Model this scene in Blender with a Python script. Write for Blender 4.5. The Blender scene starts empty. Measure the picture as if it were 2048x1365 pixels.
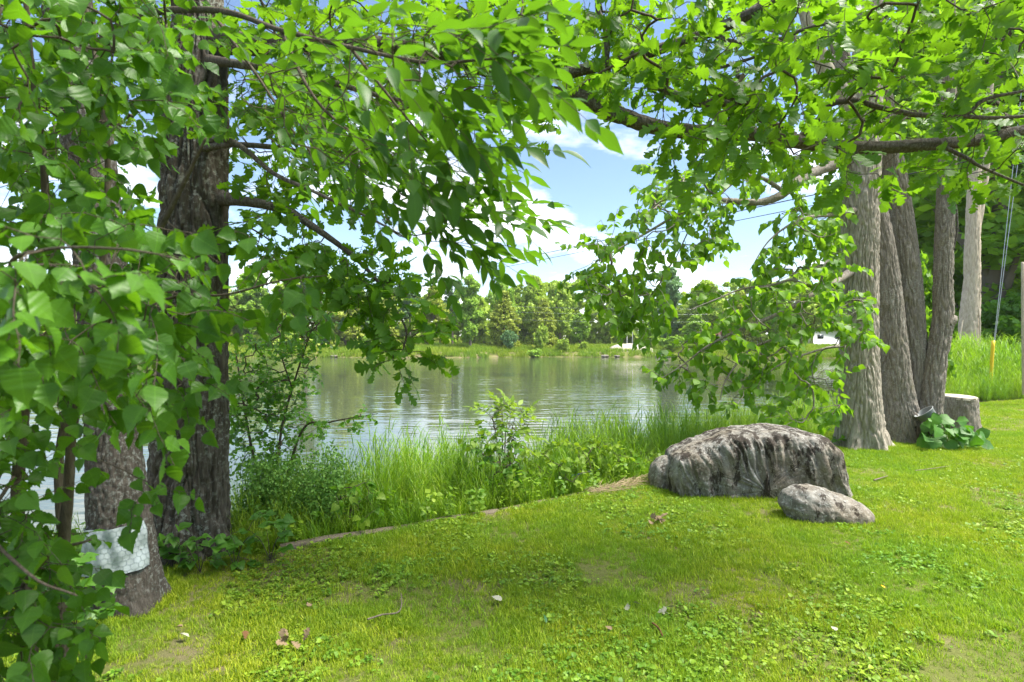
import bpy, math, random
import numpy as np
from mathutils import Vector, Matrix

random.seed(7)
rng = np.random.default_rng(7)
SC = bpy.context.scene
COL = SC.collection

# ------------------------------------------------------------------ camera, sky, sun, exposure
F = 1140.0                      # focal length in pixels of the 2048 wide photograph
CAMZ = 1.6
cam_d = bpy.data.cameras.new("camera")
cam_d.sensor_width = 36.0
cam_d.lens = 36.0 * F / 2048.0
cam_d.clip_start = 0.05
cam_d.clip_end = 4000.0
cam_d.dof.use_dof = True
cam_d.dof.focus_distance = 7.0
cam_d.dof.aperture_fstop = 4.5
cam = bpy.data.objects.new("camera", cam_d)
cam.location = (0, 0, CAMZ)
cam.rotation_euler = (math.radians(90), 0, 0)
COL.objects.link(cam)
SC.camera = cam

SUN_EL, SUN_AZ = 62.0, 96.0        # azimuth clockwise from +Y: high, from the right
SKY_STRENGTH = 0.083
world = bpy.data.worlds.new("World")
SC.world = world
world.use_nodes = True
wn, wl = world.node_tree.nodes, world.node_tree.links
wn.clear()
w_out = wn.new("ShaderNodeOutputWorld")
w_bg = wn.new("ShaderNodeBackground")
w_bg.inputs[1].default_value = SKY_STRENGTH
w_sky = wn.new("ShaderNodeTexSky")
w_sky.sky_type = 'NISHITA'
w_sky.sun_disc = False
w_sky.sun_elevation = math.radians(SUN_EL)
w_sky.sun_rotation = math.radians(SUN_AZ)
w_sky.dust_density = 0.3
w_sky.ozone_density = 2.0
w_tc = wn.new("ShaderNodeTexCoord")
w_sep = wn.new("ShaderNodeSeparateXYZ")
wl.new(w_tc.outputs['Generated'], w_sep.inputs[0])


def wmath(op, a, b=None):
    n = wn.new("ShaderNodeMath")
    n.operation = op
    for i, v in enumerate((a, b)):
        if v is None:
            continue
        if isinstance(v, (int, float)):
            n.inputs[i].default_value = v
        else:
            wl.new(v, n.inputs[i])
    return n.outputs[0]


# a layer of broken fair-weather cloud, drawn on a flat sheet overhead so it foreshortens to the horizon
w_den = wmath('ADD', wmath('MAXIMUM', w_sep.outputs['Z'], 0.0), 0.16)
w_cx = wmath('DIVIDE', w_sep.outputs['X'], w_den)
w_cy = wmath('DIVIDE', w_sep.outputs['Y'], w_den)
w_cmb = wn.new("ShaderNodeCombineXYZ")
wl.new(w_cx, w_cmb.inputs[0])
wl.new(w_cy, w_cmb.inputs[1])
w_cmb.inputs[2].default_value = 4.30
w_no = wn.new("ShaderNodeTexNoise")
w_no.inputs['Scale'].default_value = 1.35
w_no.inputs['Detail'].default_value = 9.0
w_no.inputs['Roughness'].default_value = 0.56
wl.new(w_cmb.outputs[0], w_no.inputs['Vector'])
w_ramp = wn.new("ShaderNodeValToRGB")
w_ramp.color_ramp.elements[0].position = 0.50
w_ramp.color_ramp.elements[1].position = 0.655
wl.new(w_no.outputs['Fac'], w_ramp.inputs[0])
w_mix = wn.new("ShaderNodeMix")
w_mix.data_type = 'RGBA'
wl.new(w_ramp.outputs[0], w_mix.inputs[0])
wl.new(w_sky.outputs[0], w_mix.inputs[6])
w_mix.inputs[7].default_value = (9.3, 9.45, 9.7, 1)
wl.new(w_mix.outputs[2], w_bg.inputs[0])
wl.new(w_bg.outputs[0], w_out.inputs[0])

sun_d = bpy.data.lights.new("sun", 'SUN')
sun_d.energy = 4.3
sun_d.angle = math.radians(24.0)      # veiled by thin cloud: soft-edged shade
sun_d.color = (1.0, 0.95, 0.86)
sun = bpy.data.objects.new("sun", sun_d)
_el, _az = math.radians(SUN_EL), math.radians(SUN_AZ)
_sv = Vector((math.sin(_az) * math.cos(_el), math.cos(_az) * math.cos(_el), math.sin(_el)))
sun.rotation_euler = _sv.to_track_quat('Z', 'Y').to_euler()
sun.location = (20, -12, 30)
COL.objects.link(sun)

SC.view_settings.view_transform = 'Standard'
SC.view_settings.look = 'None'
SC.view_settings.gamma = 1.0
SC.view_settings.exposure = 1.6
SC.view_settings.use_curve_mapping = False
SC.render.engine = 'CYCLES'
SC.cycles.max_bounces = 7
SC.cycles.diffuse_bounces = 4
SC.cycles.glossy_bounces = 3
SC.cycles.transmission_bounces = 5
SC.cycles.transparent_max_bounces = 6
SC.cycles.caustics_reflective = False
SC.cycles.caustics_refractive = False
SC.cycles.use_denoising = True

# ------------------------------------------------------------------ small helpers


def P(px, py, d):
    """a point seen at (px, py) of the 2048x1365 photograph, d metres in front of the camera"""
    return np.array([(px - 1024.0) / F * d, d, CAMZ - (py - 682.5) / F * d])


def gd(py, z=0.0):
    return F * (CAMZ - z) / (py - 682.5)


def project(p):
    p = np.asarray(p)
    d = np.maximum(p[..., 1], 1e-3)
    return 1024 + F * p[..., 0] / d, 682.5 - F * (p[..., 2] - CAMZ) / d, p[..., 1]


_perm = np.random.default_rng(3).permutation(512).astype(np.int64)
_grad = np.random.default_rng(4).normal(size=(512, 3))
_grad /= np.linalg.norm(_grad, axis=1, keepdims=True)


def perlin(p):
    p = np.asarray(p, float)
    i = np.floor(p).astype(np.int64)
    f = p - i
    u = f * f * f * (f * (f * 6 - 15) + 10)
    out = np.zeros(p.shape[:-1])
    for dx in (0, 1):
        for dy in (0, 1):
            for dz in (0, 1):
                h = _perm[(_perm[(_perm[(i[..., 0] + dx) & 511] + i[..., 1] + dy) & 511] + i[..., 2] + dz) & 511]
                g = _grad[h]
                dot = g[..., 0] * (f[..., 0] - dx) + g[..., 1] * (f[..., 1] - dy) + g[..., 2] * (f[..., 2] - dz)
                wx = u[..., 0] if dx else 1 - u[..., 0]
                wy = u[..., 1] if dy else 1 - u[..., 1]
                wz = u[..., 2] if dz else 1 - u[..., 2]
                out += dot * wx * wy * wz
    return out * 1.6


def fbm(p, octv=4, gain=0.5):
    p = np.asarray(p, float)
    o, a = np.zeros(p.shape[:-1]), 1.0
    for k in range(octv):
        o += a * perlin(p * (2.0 ** k) + 17.3 * k)
        a *= gain
    return o


def sstep(a, b, x):
    t = np.clip((x - a) / (b - a), 0, 1)
    return t * t * (3 - 2 * t)


def mesh_from(name, v, f, mats=None, smooth=True, tint=None, uv=None, mat_idx=None):
    """v (N,3); f (M,k) array of k-gons or list of such arrays"""
    me = bpy.data.meshes.new(name)
    fs = f if isinstance(f, list) else [f]
    fs = [np.asarray(x, np.int32) for x in fs if len(x)]
    v = np.asarray(v, np.float32)
    me.vertices.add(len(v))
    me.vertices.foreach_set('co', v.ravel())
    loops = np.concatenate([x.ravel() for x in fs])
    tot = np.concatenate([np.full(len(x), x.shape[1], np.int32) for x in fs])
    start = np.concatenate([[0], np.cumsum(tot)[:-1]]).astype(np.int32)
    me.loops.add(len(loops))
    me.loops.foreach_set('vertex_index', loops)
    me.polygons.add(len(tot))
    me.polygons.foreach_set('loop_start', start)
    me.polygons.foreach_set('loop_total', tot)
    if smooth:
        me.polygons.foreach_set('use_smooth', np.ones(len(tot), bool))
    if tint is not None:
        a = me.attributes.new('tint', 'FLOAT', 'POINT')
        a.data.foreach_set('value', np.asarray(tint, np.float32))
    if uv is not None:
        l = me.uv_layers.new(name='UVMap')
        l.data.foreach_set('uv', np.asarray(uv, np.float32)[loops].ravel())
    if mats is not None:
        for m in (mats if isinstance(mats, (list, tuple)) else [mats]):
            me.materials.append(m)
    me.update(calc_edges=True)
    me.validate()
    return me


def empty(name, loc, label, cat, group=None):
    o = bpy.data.objects.new(name, None)
    o.location = tuple(float(c) for c in loc)
    o.empty_display_size = 0.1
    COL.objects.link(o)
    tag(o, label, cat, group)
    return o


def tag(o, label=None, cat=None, group=None, kind=None):
    if label:
        o['label'] = label
    if cat:
        o['category'] = cat
    if group:
        o['group'] = group
    if kind:
        o['kind'] = kind
    return o


def link(name, me, parent=None, world_coords=True, kind=None):
    o = bpy.data.objects.new(name, me)
    COL.objects.link(o)
    if parent is not None:
        o.parent = parent
        if world_coords:
            base = parent
            off = Vector((0, 0, 0))
            while base is not None:
                off += base.location
                base = base.parent
            o.location = -off
    if kind:
        o['kind'] = kind
    return o


def catmull(pts, step):
    """resample control rows (any width, xyz first) at about `step` metres"""
    pts = np.asarray(pts, float)
    if len(pts) == 2:
        n = max(2, int(np.linalg.norm(pts[1, :3] - pts[0, :3]) / step) + 1)
        t = np.linspace(0, 1, n)[:, None]
        return pts[0] * (1 - t) + pts[1] * t
    q = np.vstack([2 * pts[0] - pts[1], pts, 2 * pts[-1] - pts[-2]])
    out = []
    for k in range(1, len(q) - 2):
        n = max(1, int(round(np.linalg.norm(q[k + 1, :3] - q[k, :3]) / step)))
        t = np.arange(n)[:, None] / n
        a, b, c, d = q[k - 1], q[k], q[k + 1], q[k + 2]
        out.append(0.5 * (2 * b + (c - a) * t + (2 * a - 5 * b + 4 * c - d) * t ** 2 + (3 * b - a - 3 * c + d) * t ** 3))
    out.append(q[-2][None])
    return np.vstack(out)


def frames(c):
    t = np.gradient(c, axis=0)
    t /= np.linalg.norm(t, axis=1, keepdims=True) + 1e-9
    n = np.zeros_like(t)
    ref = np.array([1.0, 0, 0]) if abs(t[0, 0]) < 0.8 else np.array([0, 1.0, 0])
    v = ref - t[0] * ref.dot(t[0])
    n[0] = v / np.linalg.norm(v)
    for i in range(1, len(c)):
        v = n[i - 1] - t[i] * n[i - 1].dot(t[i])
        n[i] = v / (np.linalg.norm(v) + 1e-9)
    return t, n, np.cross(t, n)


def tube_arrays(c, r, ns, cap=True):
    t, n, b = frames(c)
    a = np.linspace(0, 2 * np.pi, ns, endpoint=False)
    ca, sa = np.cos(a), np.sin(a)
    v = c[:, None, :] + (n[:, None, :] * ca[None, :, None] + b[:, None, :] * sa[None, :, None]) * np.asarray(r)[:, None, None]
    m = len(c)
    i = np.arange(m - 1)[:, None] * ns
    j = np.arange(ns)[None, :]
    k = (j + 1) % ns
    f = np.stack([i + j, i + k, i + ns + k, i + ns + j], -1).reshape(-1, 4)
    return v.reshape(-1, 3), f


class Acc:
    """collects pieces into one mesh"""

    def __init__(s):
        s.v, s.q, s.t, s.tint, s.uv, s.n = [], [], [], [], [], 0

    def add(s, v, f, tint=0.5, uv=None):
        f = np.asarray(f, np.int64) + s.n
        (s.q if f.shape[1] == 4 else s.t).append(f)
        s.v.append(v)
        s.tint.append(np.full(len(v), tint) if np.isscalar(tint) else tint)
        s.uv.append(np.zeros((len(v), 2)) if uv is None else uv)
        s.n += len(v)

    def mesh(s, name, mat, smooth=True):
        f = ([np.vstack(s.q)] if s.q else []) + ([np.vstack(s.t)] if s.t else [])
        return mesh_from(name, np.vstack(s.v), f, mat, smooth, np.concatenate(s.tint), np.vstack(s.uv))


def poly_sample(poly, n, r):
    poly = np.asarray(poly, float)
    lo, hi = poly.min(0), poly.max(0)
    out = []
    x2, y2 = np.roll(poly[:, 0], -1), np.roll(poly[:, 1], -1)
    got = 0
    while got < n:
        p = r.uniform(lo, hi, size=(n * 2, 2))
        c = ((poly[:, 1][None] > p[:, 1:2]) != (y2[None] > p[:, 1:2])) & (
            p[:, 0:1] < (x2 - poly[:, 0])[None] * (p[:, 1:2] - poly[:, 1][None]) / (y2 - poly[:, 1] + 1e-9)[None] + poly[:, 0][None])
        p = p[c.sum(1) % 2 == 1]
        out.append(p)
        got += len(p)
    return np.vstack(out)[:n]


def in_poly(px, py, poly):
    poly = np.asarray(poly, float)
    x1, y1 = poly[:, 0], poly[:, 1]
    x2, y2 = np.roll(x1, -1), np.roll(y1, -1)
    c = ((y1[None] > py[:, None]) != (y2[None] > py[:, None])) & (
        px[:, None] < (x2 - x1)[None] * (py[:, None] - y1[None]) / (y2 - y1 + 1e-9)[None] + x1[None])
    return c.sum(1) % 2 == 1


# ------------------------------------------------------------------ materials
MATS = {}


def new_mat(name):
    m = bpy.data.materials.new(name)
    m.use_nodes = True
    m.node_tree.nodes.clear()
    MATS[name] = m
    return m, m.node_tree.nodes, m.node_tree.links


def nz(n, l, vec, scale, detail=4, rough=0.55, dist=0.0):
    x = n.new("ShaderNodeTexNoise")
    x.inputs['Scale'].default_value = scale
    x.inputs['Detail'].default_value = detail
    x.inputs['Roughness'].default_value = rough
    x.inputs['Distortion'].default_value = dist
    l.new(vec, x.inputs['Vector'])
    return x.outputs['Fac']


def ramp(n, l, fac, stops):
    x = n.new("ShaderNodeValToRGB")
    e = x.color_ramp.elements
    while len(e) < len(stops):
        e.new(0.5)
    for k, (p, c) in enumerate(stops):
        e[k].position = p
        e[k].color = (*c, 1) if len(c) == 3 else c
    l.new(fac, x.inputs[0])
    return x.outputs[0]


def mixc(n, l, fac, a, b, mode='MIX'):
    x = n.new("ShaderNodeMix")
    x.data_type = 'RGBA'
    x.blend_type = mode
    for i, v in ((0, fac), (6, a), (7, b)):
        if isinstance(v, (int, float)):
            x.inputs[i].default_value = v
        elif isinstance(v, tuple):
            x.inputs[i].default_value = (*v, 1)
        else:
            l.new(v, x.inputs[i])
    return x.outputs[2]


def mth(n, l, op, a, b=None, c=None):
    x = n.new("ShaderNodeMath")
    x.operation = op
    for i, v in enumerate((a, b, c)):
        if v is None:
            continue
        if isinstance(v, (int, float)):
            x.inputs[i].default_value = v
        else:
            l.new(v, x.inputs[i])
    return x.outputs[0]


def leaf_mat(name, dark, light, trans, rough=0.42, t_amt=0.42, veins=True, patch=0.0, use_random=False, spec=0.4):
    m, n, l = new_mat(name)
    out = n.new("ShaderNodeOutputMaterial")
    if use_random:
        oi = n.new("ShaderNodeObjectInfo")
        at = n.new("ShaderNodeAttribute")
        at.attribute_name = 'tint'
        tf = mth(n, l, 'FRACT', mth(n, l, 'ADD', at.outputs['Fac'], mth(n, l, 'MULTIPLY', oi.outputs['Random'], 0.999)))
    else:
        at = n.new("ShaderNodeAttribute")
        at.attribute_name = 'tint'
        tf = at.outputs['Fac']
    col = ramp(n, l, tf, [(0.0, dark), (0.55, tuple(0.5 * (a + b) for a, b in zip(dark, light))), (0.93, light), (1.0, (min(1, light[0] * 1.9), light[1] * 1.25, light[2]) if veins else light)])
    if patch:
        g = n.new("ShaderNodeNewGeometry")
        pf = nz(n, l, g.outputs['Position'], patch, 5, 0.6)
        col = mixc(n, l, ramp(n, l, pf, [(0.38, (0, 0, 0)), (0.66, (1, 1, 1))]), col,
                   mixc(n, l, 1.0, col, (1.75, 1.15, 0.9), 'MULTIPLY'))
    vein = None
    if veins:
        uvn = n.new("ShaderNodeUVMap")
        uvn.uv_map = 'UVMap'
        sp = n.new("ShaderNodeSeparateXYZ")
        l.new(uvn.outputs[0], sp.inputs[0])
        au = mth(n, l, 'ABSOLUTE', mth(n, l, 'SUBTRACT', sp.outputs[0], 0.5))
        mid = mth(n, l, 'LESS_THAN', au, 0.012)
        ph = mth(n, l, 'SUBTRACT', mth(n, l, 'MULTIPLY', sp.outputs[1], 9.0), mth(n, l, 'MULTIPLY', au, 7.5))
        sv = mth(n, l, 'PINGPONG', ph, 0.5)
        side = mth(n, l, 'MULTIPLY', mth(n, l, 'LESS_THAN', sv, 0.055), 0.55)
        vein = mth(n, l, 'MAXIMUM', mid, side)
        spc = n.new("ShaderNodeMapping")
        l.new(uvn.outputs[0], spc.inputs[0])
        spo = n.new("ShaderNodeCombineXYZ")
        oinf = n.new("ShaderNodeObjectInfo")
        l.new(mth(n, l, 'MULTIPLY', tf, 37.0), spo.inputs[0])
        l.new(mth(n, l, 'MULTIPLY', oinf.outputs['Random'], 53.0), spo.inputs[1])
        l.new(spo.outputs[0], spc.inputs['Location'])
        spot = nz(n, l, spc.outputs[0], 7.0, 3, .6)
        tone = nz(n, l, spc.outputs[0], 2.0, 3, .6)
        col = mixc(n, l, tone, mixc(n, l, 1.0, col, (.62, .70, .7), 'MULTIPLY'), mixc(n, l, 1.0, col, (1.35, 1.22, 1.1), 'MULTIPLY'))
        col = mixc(n, l, ramp(n, l, spot, [(.70, (0, 0, 0)), (.73, (.75, .75, .75))]), col, (.16, .10, .035))
        col = mixc(n, l, mth(n, l, 'MULTIPLY', vein, 0.38), col, tuple(min(1, c * 1.9) for c in light))
    g2 = n.new("ShaderNodeTexCoord")
    sm = nz(n, l, g2.outputs['Object'], 30.0, 3)
    col = mixc(n, l, mth(n, l, 'MULTIPLY', sm, 0.35), col, mixc(n, l, 1.0, col, (0.72, 0.78, 0.75), 'MULTIPLY'))
    bs = n.new("ShaderNodeBsdfPrincipled")
    l.new(col, bs.inputs['Base Color'])
    bs.inputs['Roughness'].default_value = rough
    bs.inputs['Specular IOR Level'].default_value = spec
    if veins:
        bp = n.new("ShaderNodeBump")
        bp.inputs['Strength'].default_value = 0.35
        bp.inputs['Distance'].default_value = 0.004
        l.new(mth(n, l, 'SUBTRACT', 1.0, vein), bp.inputs['Height'])
        l.new(bp.outputs[0], bs.inputs['Normal'])
    tr = n.new("ShaderNodeBsdfTranslucent")
    tcol = mixc(n, l, tf, tuple(c * 0.75 for c in trans), trans)
    l.new(tcol, tr.inputs[0])
    mx = n.new("ShaderNodeMixShader")
    mx.inputs[0].default_value = t_amt
    l.new(bs.outputs[0], mx.inputs[1])
    l.new(tr.outputs[0], mx.inputs[2])
    l.new(mx.outputs[0], out.inputs[0])
    return m


def bark_mat(name, c0, c1, c2, lichen=None, lich_amt=0.6, scale=1.0, moss=None):
    m, n, l = new_mat(name)
    out = n.new("ShaderNodeOutputMaterial")
    tc = n.new("ShaderNodeTexCoord")
    mp = n.new("ShaderNodeMapping")
    mp.inputs['Scale'].default_value = (scale, scale, scale * 0.16)
    l.new(tc.outputs['Object'], mp.inputs[0])
    a = nz(n, l, mp.outputs[0], 38.0, 7, 0.65, 0.4)
    b = nz(n, l, tc.outputs['Object'], 3.0, 4)
    col = ramp(n, l, a, [(0.3, c0), (0.52, c1), (0.72, c2)])
    col = mixc(n, l, mth(n, l, 'MULTIPLY', b, 0.5), col, mixc(n, l, 1.0, col, (1.35, 1.3, 1.2), 'MULTIPLY'))
    if lichen:
        s = nz(n, l, tc.outputs['Object'], 26.0 * scale, 5, 0.7)
        big = nz(n, l, tc.outputs['Object'], 2.2, 3)
        fac = mth(n, l, 'MULTIPLY', ramp(n, l, s, [(0.52, (0, 0, 0)), (0.60, (1, 1, 1))]),
                  ramp(n, l, big, [(0.34, (0, 0, 0)), (0.62, (1, 1, 1))]))
        col = mixc(n, l, mth(n, l, 'MULTIPLY', fac, lich_amt), col, lichen)
    if moss:
        s = nz(n, l, tc.outputs['Object'], 2.6, 6, 0.7)
        col = mixc(n, l, mth(n, l, 'MULTIPLY', ramp(n, l, s, [(0.56, (0, 0, 0)), (0.7, (1, 1, 1))]), 0.7), col, moss)
    bs = n.new("ShaderNodeBsdfPrincipled")
    l.new(col, bs.inputs['Base Color'])
    bs.inputs['Roughness'].default_value = 0.92
    bs.inputs['Specular IOR Level'].default_value = 0.15
    bp = n.new("ShaderNodeBump")
    bp.inputs['Strength'].default_value = 0.8
    bp.inputs['Distance'].default_value = 0.012
    fine = nz(n, l, mp.outputs[0], 90.0, 6, 0.7)
    l.new(mth(n, l, 'ADD', a, mth(n, l, 'MULTIPLY', fine, 0.5)), bp.inputs['Height'])
    l.new(bp.outputs[0], bs.inputs['Normal'])
    l.new(bs.outputs[0], out.inputs[0])
    return m


def plain_mat(name, col, rough=0.7, metal=0.0, noise=0.25, nscale=20.0, bump=0.2, spec=0.4):
    m, n, l = new_mat(name)
    out = n.new("ShaderNodeOutputMaterial")
    tc = n.new("ShaderNodeTexCoord")
    f = nz(n, l, tc.outputs['Object'], nscale, 5, 0.6)
    c = mixc(n, l, f, tuple(x * (1 - noise) for x in col), tuple(min(1, x * (1 + noise)) for x in col))
    bs = n.new("ShaderNodeBsdfPrincipled")
    l.new(c, bs.inputs['Base Color'])
    bs.inputs['Roughness'].default_value = rough
    bs.inputs['Metallic'].default_value = metal
    bs.inputs['Specular IOR Level'].default_value = spec
    if bump:
        bp = n.new("ShaderNodeBump")
        bp.inputs['Strength'].default_value = bump
        bp.inputs['Distance'].default_value = 0.01
        l.new(f, bp.inputs['Height'])
        l.new(bp.outputs[0], bs.inputs['Normal'])
    l.new(bs.outputs[0], out.inputs[0])
    return m


M_OAK_BARK = bark_mat('oak_bark', (0.036, 0.030, 0.023), (0.072, 0.062, 0.049), (0.13, 0.117, 0.096), (0.34, 0.36, 0.31), 0.6)
M_LIMB = bark_mat('oak_limb_bark', (0.045, 0.038, 0.030), (0.085, 0.074, 0.060), (0.15, 0.135, 0.112), (0.34, 0.37, 0.34), 0.35, 2.0)
M_WRAP_BARK = bark_mat('wrapped_tree_bark', (0.038, 0.033, 0.027), (0.065, 0.057, 0.048), (0.105, 0.096, 0.083), (0.33, 0.36, 0.33), 0.5, 1.6)
M_LINDEN_BARK = bark_mat('basswood_bark', (0.18, 0.158, 0.128), (0.31, 0.276, 0.226), (0.45, 0.41, 0.345), (0.44, 0.45, 0.38), 0.35)
M_STEM_BARK = bark_mat('clump_bark', (0.11, 0.096, 0.078), (0.21, 0.185, 0.155), (0.33, 0.30, 0.255), (0.42, 0.44, 0.39), 0.5, 1.5, (0.12, 0.11, 0.04))
M_TWIG = bark_mat('twig_bark', (0.050, 0.042, 0.028), (0.085, 0.072, 0.052), (0.13, 0.115, 0.09), None, 0, 2.0)
M_DEAD = bark_mat('dead_wood', (0.30, 0.25, 0.20), (0.43, 0.37, 0.30), (0.55, 0.49, 0.41), None, 0, 0.8)
M_FAR_BARK = bark_mat('far_bark', (0.10, 0.085, 0.07), (0.16, 0.14, 0.12), (0.24, 0.215, 0.19), None, 0, 0.5)

M_SAPLING = leaf_mat('sapling_leaf', (0.015, 0.064, 0.006), (0.092, 0.225, 0.015), (0.18, 0.42, 0.012), 0.42, 0.38, spec=0.3)
M_ASH = leaf_mat('ash_leaflet', (0.015, 0.060, 0.008), (0.066, 0.170, 0.015), (0.15, 0.35, 0.012), 0.42, 0.42, spec=0.3)
M_OAK = leaf_mat('oak_leaf', (0.025, 0.082, 0.007), (0.092, 0.212, 0.013), (0.24, 0.49, 0.013), 0.45, 0.48, spec=0.3)
M_LINDEN = leaf_mat('basswood_leaf', (0.035, 0.115, 0.012), (0.175, 0.335, 0.028), (0.33, 0.62, 0.02), 0.45, 0.44, spec=0.3)
M_SHRUB = leaf_mat('shrub_leaf', (0.035, 0.115, 0.012), (0.115, 0.265, 0.024), (0.22, 0.50, 0.02), 0.45, 0.40, False)
M_WEED = leaf_mat('weed_leaf', (0.050, 0.150, 0.014), (0.135, 0.290, 0.024), (0.24, 0.50, 0.02), 0.5, 0.40)
M_LIME = leaf_mat('lime_leaf', (0.11, 0.220, 0.014), (0.24, 0.360, 0.024), (0.36, 0.55, 0.02), 0.5, 0.38)
M_GRASS = leaf_mat('lawn_blade', (0.085, 0.195, 0.012), (0.295, 0.450, 0.032), (0.40, 0.63, 0.018), 0.5, 0.32, False, 0.9, True, 0.25)
M_CLOVER = leaf_mat('clover_leaf', (0.065, 0.180, 0.014), (0.190, 0.360, 0.030), (0.28, 0.48, 0.02), 0.5, 0.30, False, 0.8, True, 0.25)
M_TALL = leaf_mat('tall_grass_blade', (0.065, 0.190, 0.014), (0.220, 0.400, 0.034), (0.36, 0.64, 0.02), 0.45, 0.36, False, 0.7, True, 0.3)
M_FARGRASS = leaf_mat('far_grass_blade', (0.12, 0.240, 0.02), (0.22, 0.350, 0.03), (0.30, 0.50, 0.02), 0.55, 0.30, False, 0.12, True, 0.2)
M_FLUFF = leaf_mat('bedstraw_leaf', (0.090, 0.220, 0.040), (0.220, 0.390, 0.085), (0.32, 0.56, 0.07), 0.6, 0.30, False, 0, True, 0.2)
M_CEDAR = leaf_mat('cedar_spray', (0.200, 0.260, 0.030), (0.440, 0.510, 0.085), (0.48, 0.58, 0.05), 0.6, 0.25, False, 0, False, 0.2)
M_DECID = leaf_mat('far_leaf', (0.140, 0.260, 0.030), (0.350, 0.540, 0.080), (0.46, 0.70, 0.05), 0.55, 0.30, False, 0, False, 0.2)
M_PALE = leaf_mat('far_pale_leaf', (0.220, 0.340, 0.040), (0.460, 0.600, 0.100), (0.54, 0.72, 0.06), 0.55, 0.30, False, 0, False, 0.2)
M_BLUE = leaf_mat('far_bluegreen_leaf', (0.090, 0.190, 0.075), (0.220, 0.370, 0.160), (0.26, 0.46, 0.12), 0.55, 0.25, False, 0, False, 0.2)
M_WOODS = leaf_mat('woods_leaf', (0.070, 0.180, 0.018), (0.230, 0.420, 0.040), (0.40, 0.68, 0.03), 0.5, 0.44, False, 0, False, 0.3)

# ------------------------------------------------------------------ terrain
EDGE = np.array([(-80, -50), (-8, 0.6), (-5.2, 2.3), (-3.4, 3.55), (-1.85, 4.40), (0.0, 5.42), (1.5, 6.5), (3.0, 7.7), (4.7, 9.3),
                 (7.4, 11.6), (11.5, 16), (20, 28), (38, 52), (62, 82), (90, 110), (300, 330)], float)
WATER_Z = -0.9


def shore_s(x, y):
    """signed distance past the lawn edge, positive towards the lake"""
    p = np.stack([x, y], -1)
    best = np.full(x.shape, 1e9)
    sgn = np.ones(x.shape)
    for a, b in zip(EDGE[:-1], EDGE[1:]):
        ab = b - a
        t = np.clip(((p - a) @ ab) / (ab @ ab), 0, 1)
        q = a + t[..., None] * ab
        d = np.linalg.norm(p - q, axis=-1)
        cr = ab[0] * (p[..., 1] - a[1]) - ab[1] * (p[..., 0] - a[0])
        m = d < best
        best = np.where(m, d, best)
        sgn = np.where(m, np.sign(cr), sgn)
    return best * sgn


def far_y(x):
    return 88.0 + 2.2 * np.sin(x * 0.09) + 1.2 * np.sin(x * 0.23 + 1.0) - 0.0006 * x * x


def height(x, y):
    x, y = np.asarray(x, float), np.asarray(y, float)
    s = shore_s(x, y)
    p = np.stack([x, y, np.zeros_like(x)], -1)
    near = -0.10 * sstep(-0.05, 0.12, s) - 0.95 * sstep(0.1, 3.4, s) - 1.6 * sstep(3.0, 9.0, s)
    und = 0.035 * perlin(p * 0.45) + 0.012 * perlin(p * 2.1)
    near = near + und * np.where(s < 0, 1, 0.6)
    f = y - far_y(x)
    far = -2.6 + 1.72 * sstep(-5, 0, f) + 0.75 * sstep(-0.2, 1.6, f) + 0.65 * sstep(1.5, 9, f) + 1.2 * sstep(12, 60, f) + 0.12 * perlin(p * 0.2)
    return np.maximum(near, far)


def axis(dense_lo, dense_hi, step, lo, hi):
    a = list(np.arange(dense_lo, dense_hi + 1e-6, step))
    st, x = step, dense_hi
    while x < hi:
        st = min(st * 1.13, 60)
        x += st
        a.append(x)
    st, x = step, dense_lo
    while x > lo:
        st = min(st * 1.13, 60)
        x -= st
        a.insert(0, x)
    return np.array(a)


gx = axis(-7, 13, 0.16, -1500, 1500)
gy = axis(0.5, 17, 0.16, -300, 82)
gy = np.concatenate([gy[gy < 80], np.arange(80, 112, 0.6), np.geomspace(113, 2500, 30)])
GX, GY = np.meshgrid(gx, gy)
GZ = height(GX, GY)
nx_, ny_ = len(gx), len(gy)
ii = np.arange(ny_ - 1)[:, None] * nx_ + np.arange(nx_ - 1)[None]
gfaces = np.stack([ii, ii + 1, ii + nx_ + 1, ii + nx_], -1).reshape(-1, 4)

m, n, l = new_mat('ground_soil')
out = n.new("ShaderNodeOutputMaterial")
geo = n.new("ShaderNodeNewGeometry")
big = nz(n, l, geo.outputs['Position'], 0.9, 6, 0.65)
fine = nz(n, l, geo.outputs['Position'], 55.0, 6, 0.8)
green = mixc(n, l, fine, (0.060, 0.075, 0.018), (0.190, 0.200, 0.060))
soil = mixc(n, l, fine, (0.10, 0.074, 0.046), (0.29, 0.230, 0.150))
cg = mixc(n, l, ramp(n, l, big, [(0.50, (0, 0, 0)), (0.66, (1, 1, 1))]), green, soil)
bs = n.new("ShaderNodeBsdfPrincipled")
l.new(cg, bs.inputs['Base Color'])
bs.inputs['Roughness'].default_value = 0.95
bs.inputs['Specular IOR Level'].default_value = 0.1
bp = n.new("ShaderNodeBump")
bp.inputs['Strength'].default_value = 0.7
bp.inputs['Distance'].default_value = 0.02
l.new(fine, bp.inputs['Height'])
l.new(bp.outputs[0], bs.inputs['Normal'])
l.new(bs.outputs[0], out.inputs[0])
M_SOIL = m
ground = link('ground', mesh_from('ground', np.stack([GX, GY, GZ], -1).reshape(-1, 3), gfaces, M_SOIL))
tag(ground, 'mown lawn running down to the grassy bank of the lake', 'ground', kind='structure')

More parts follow.
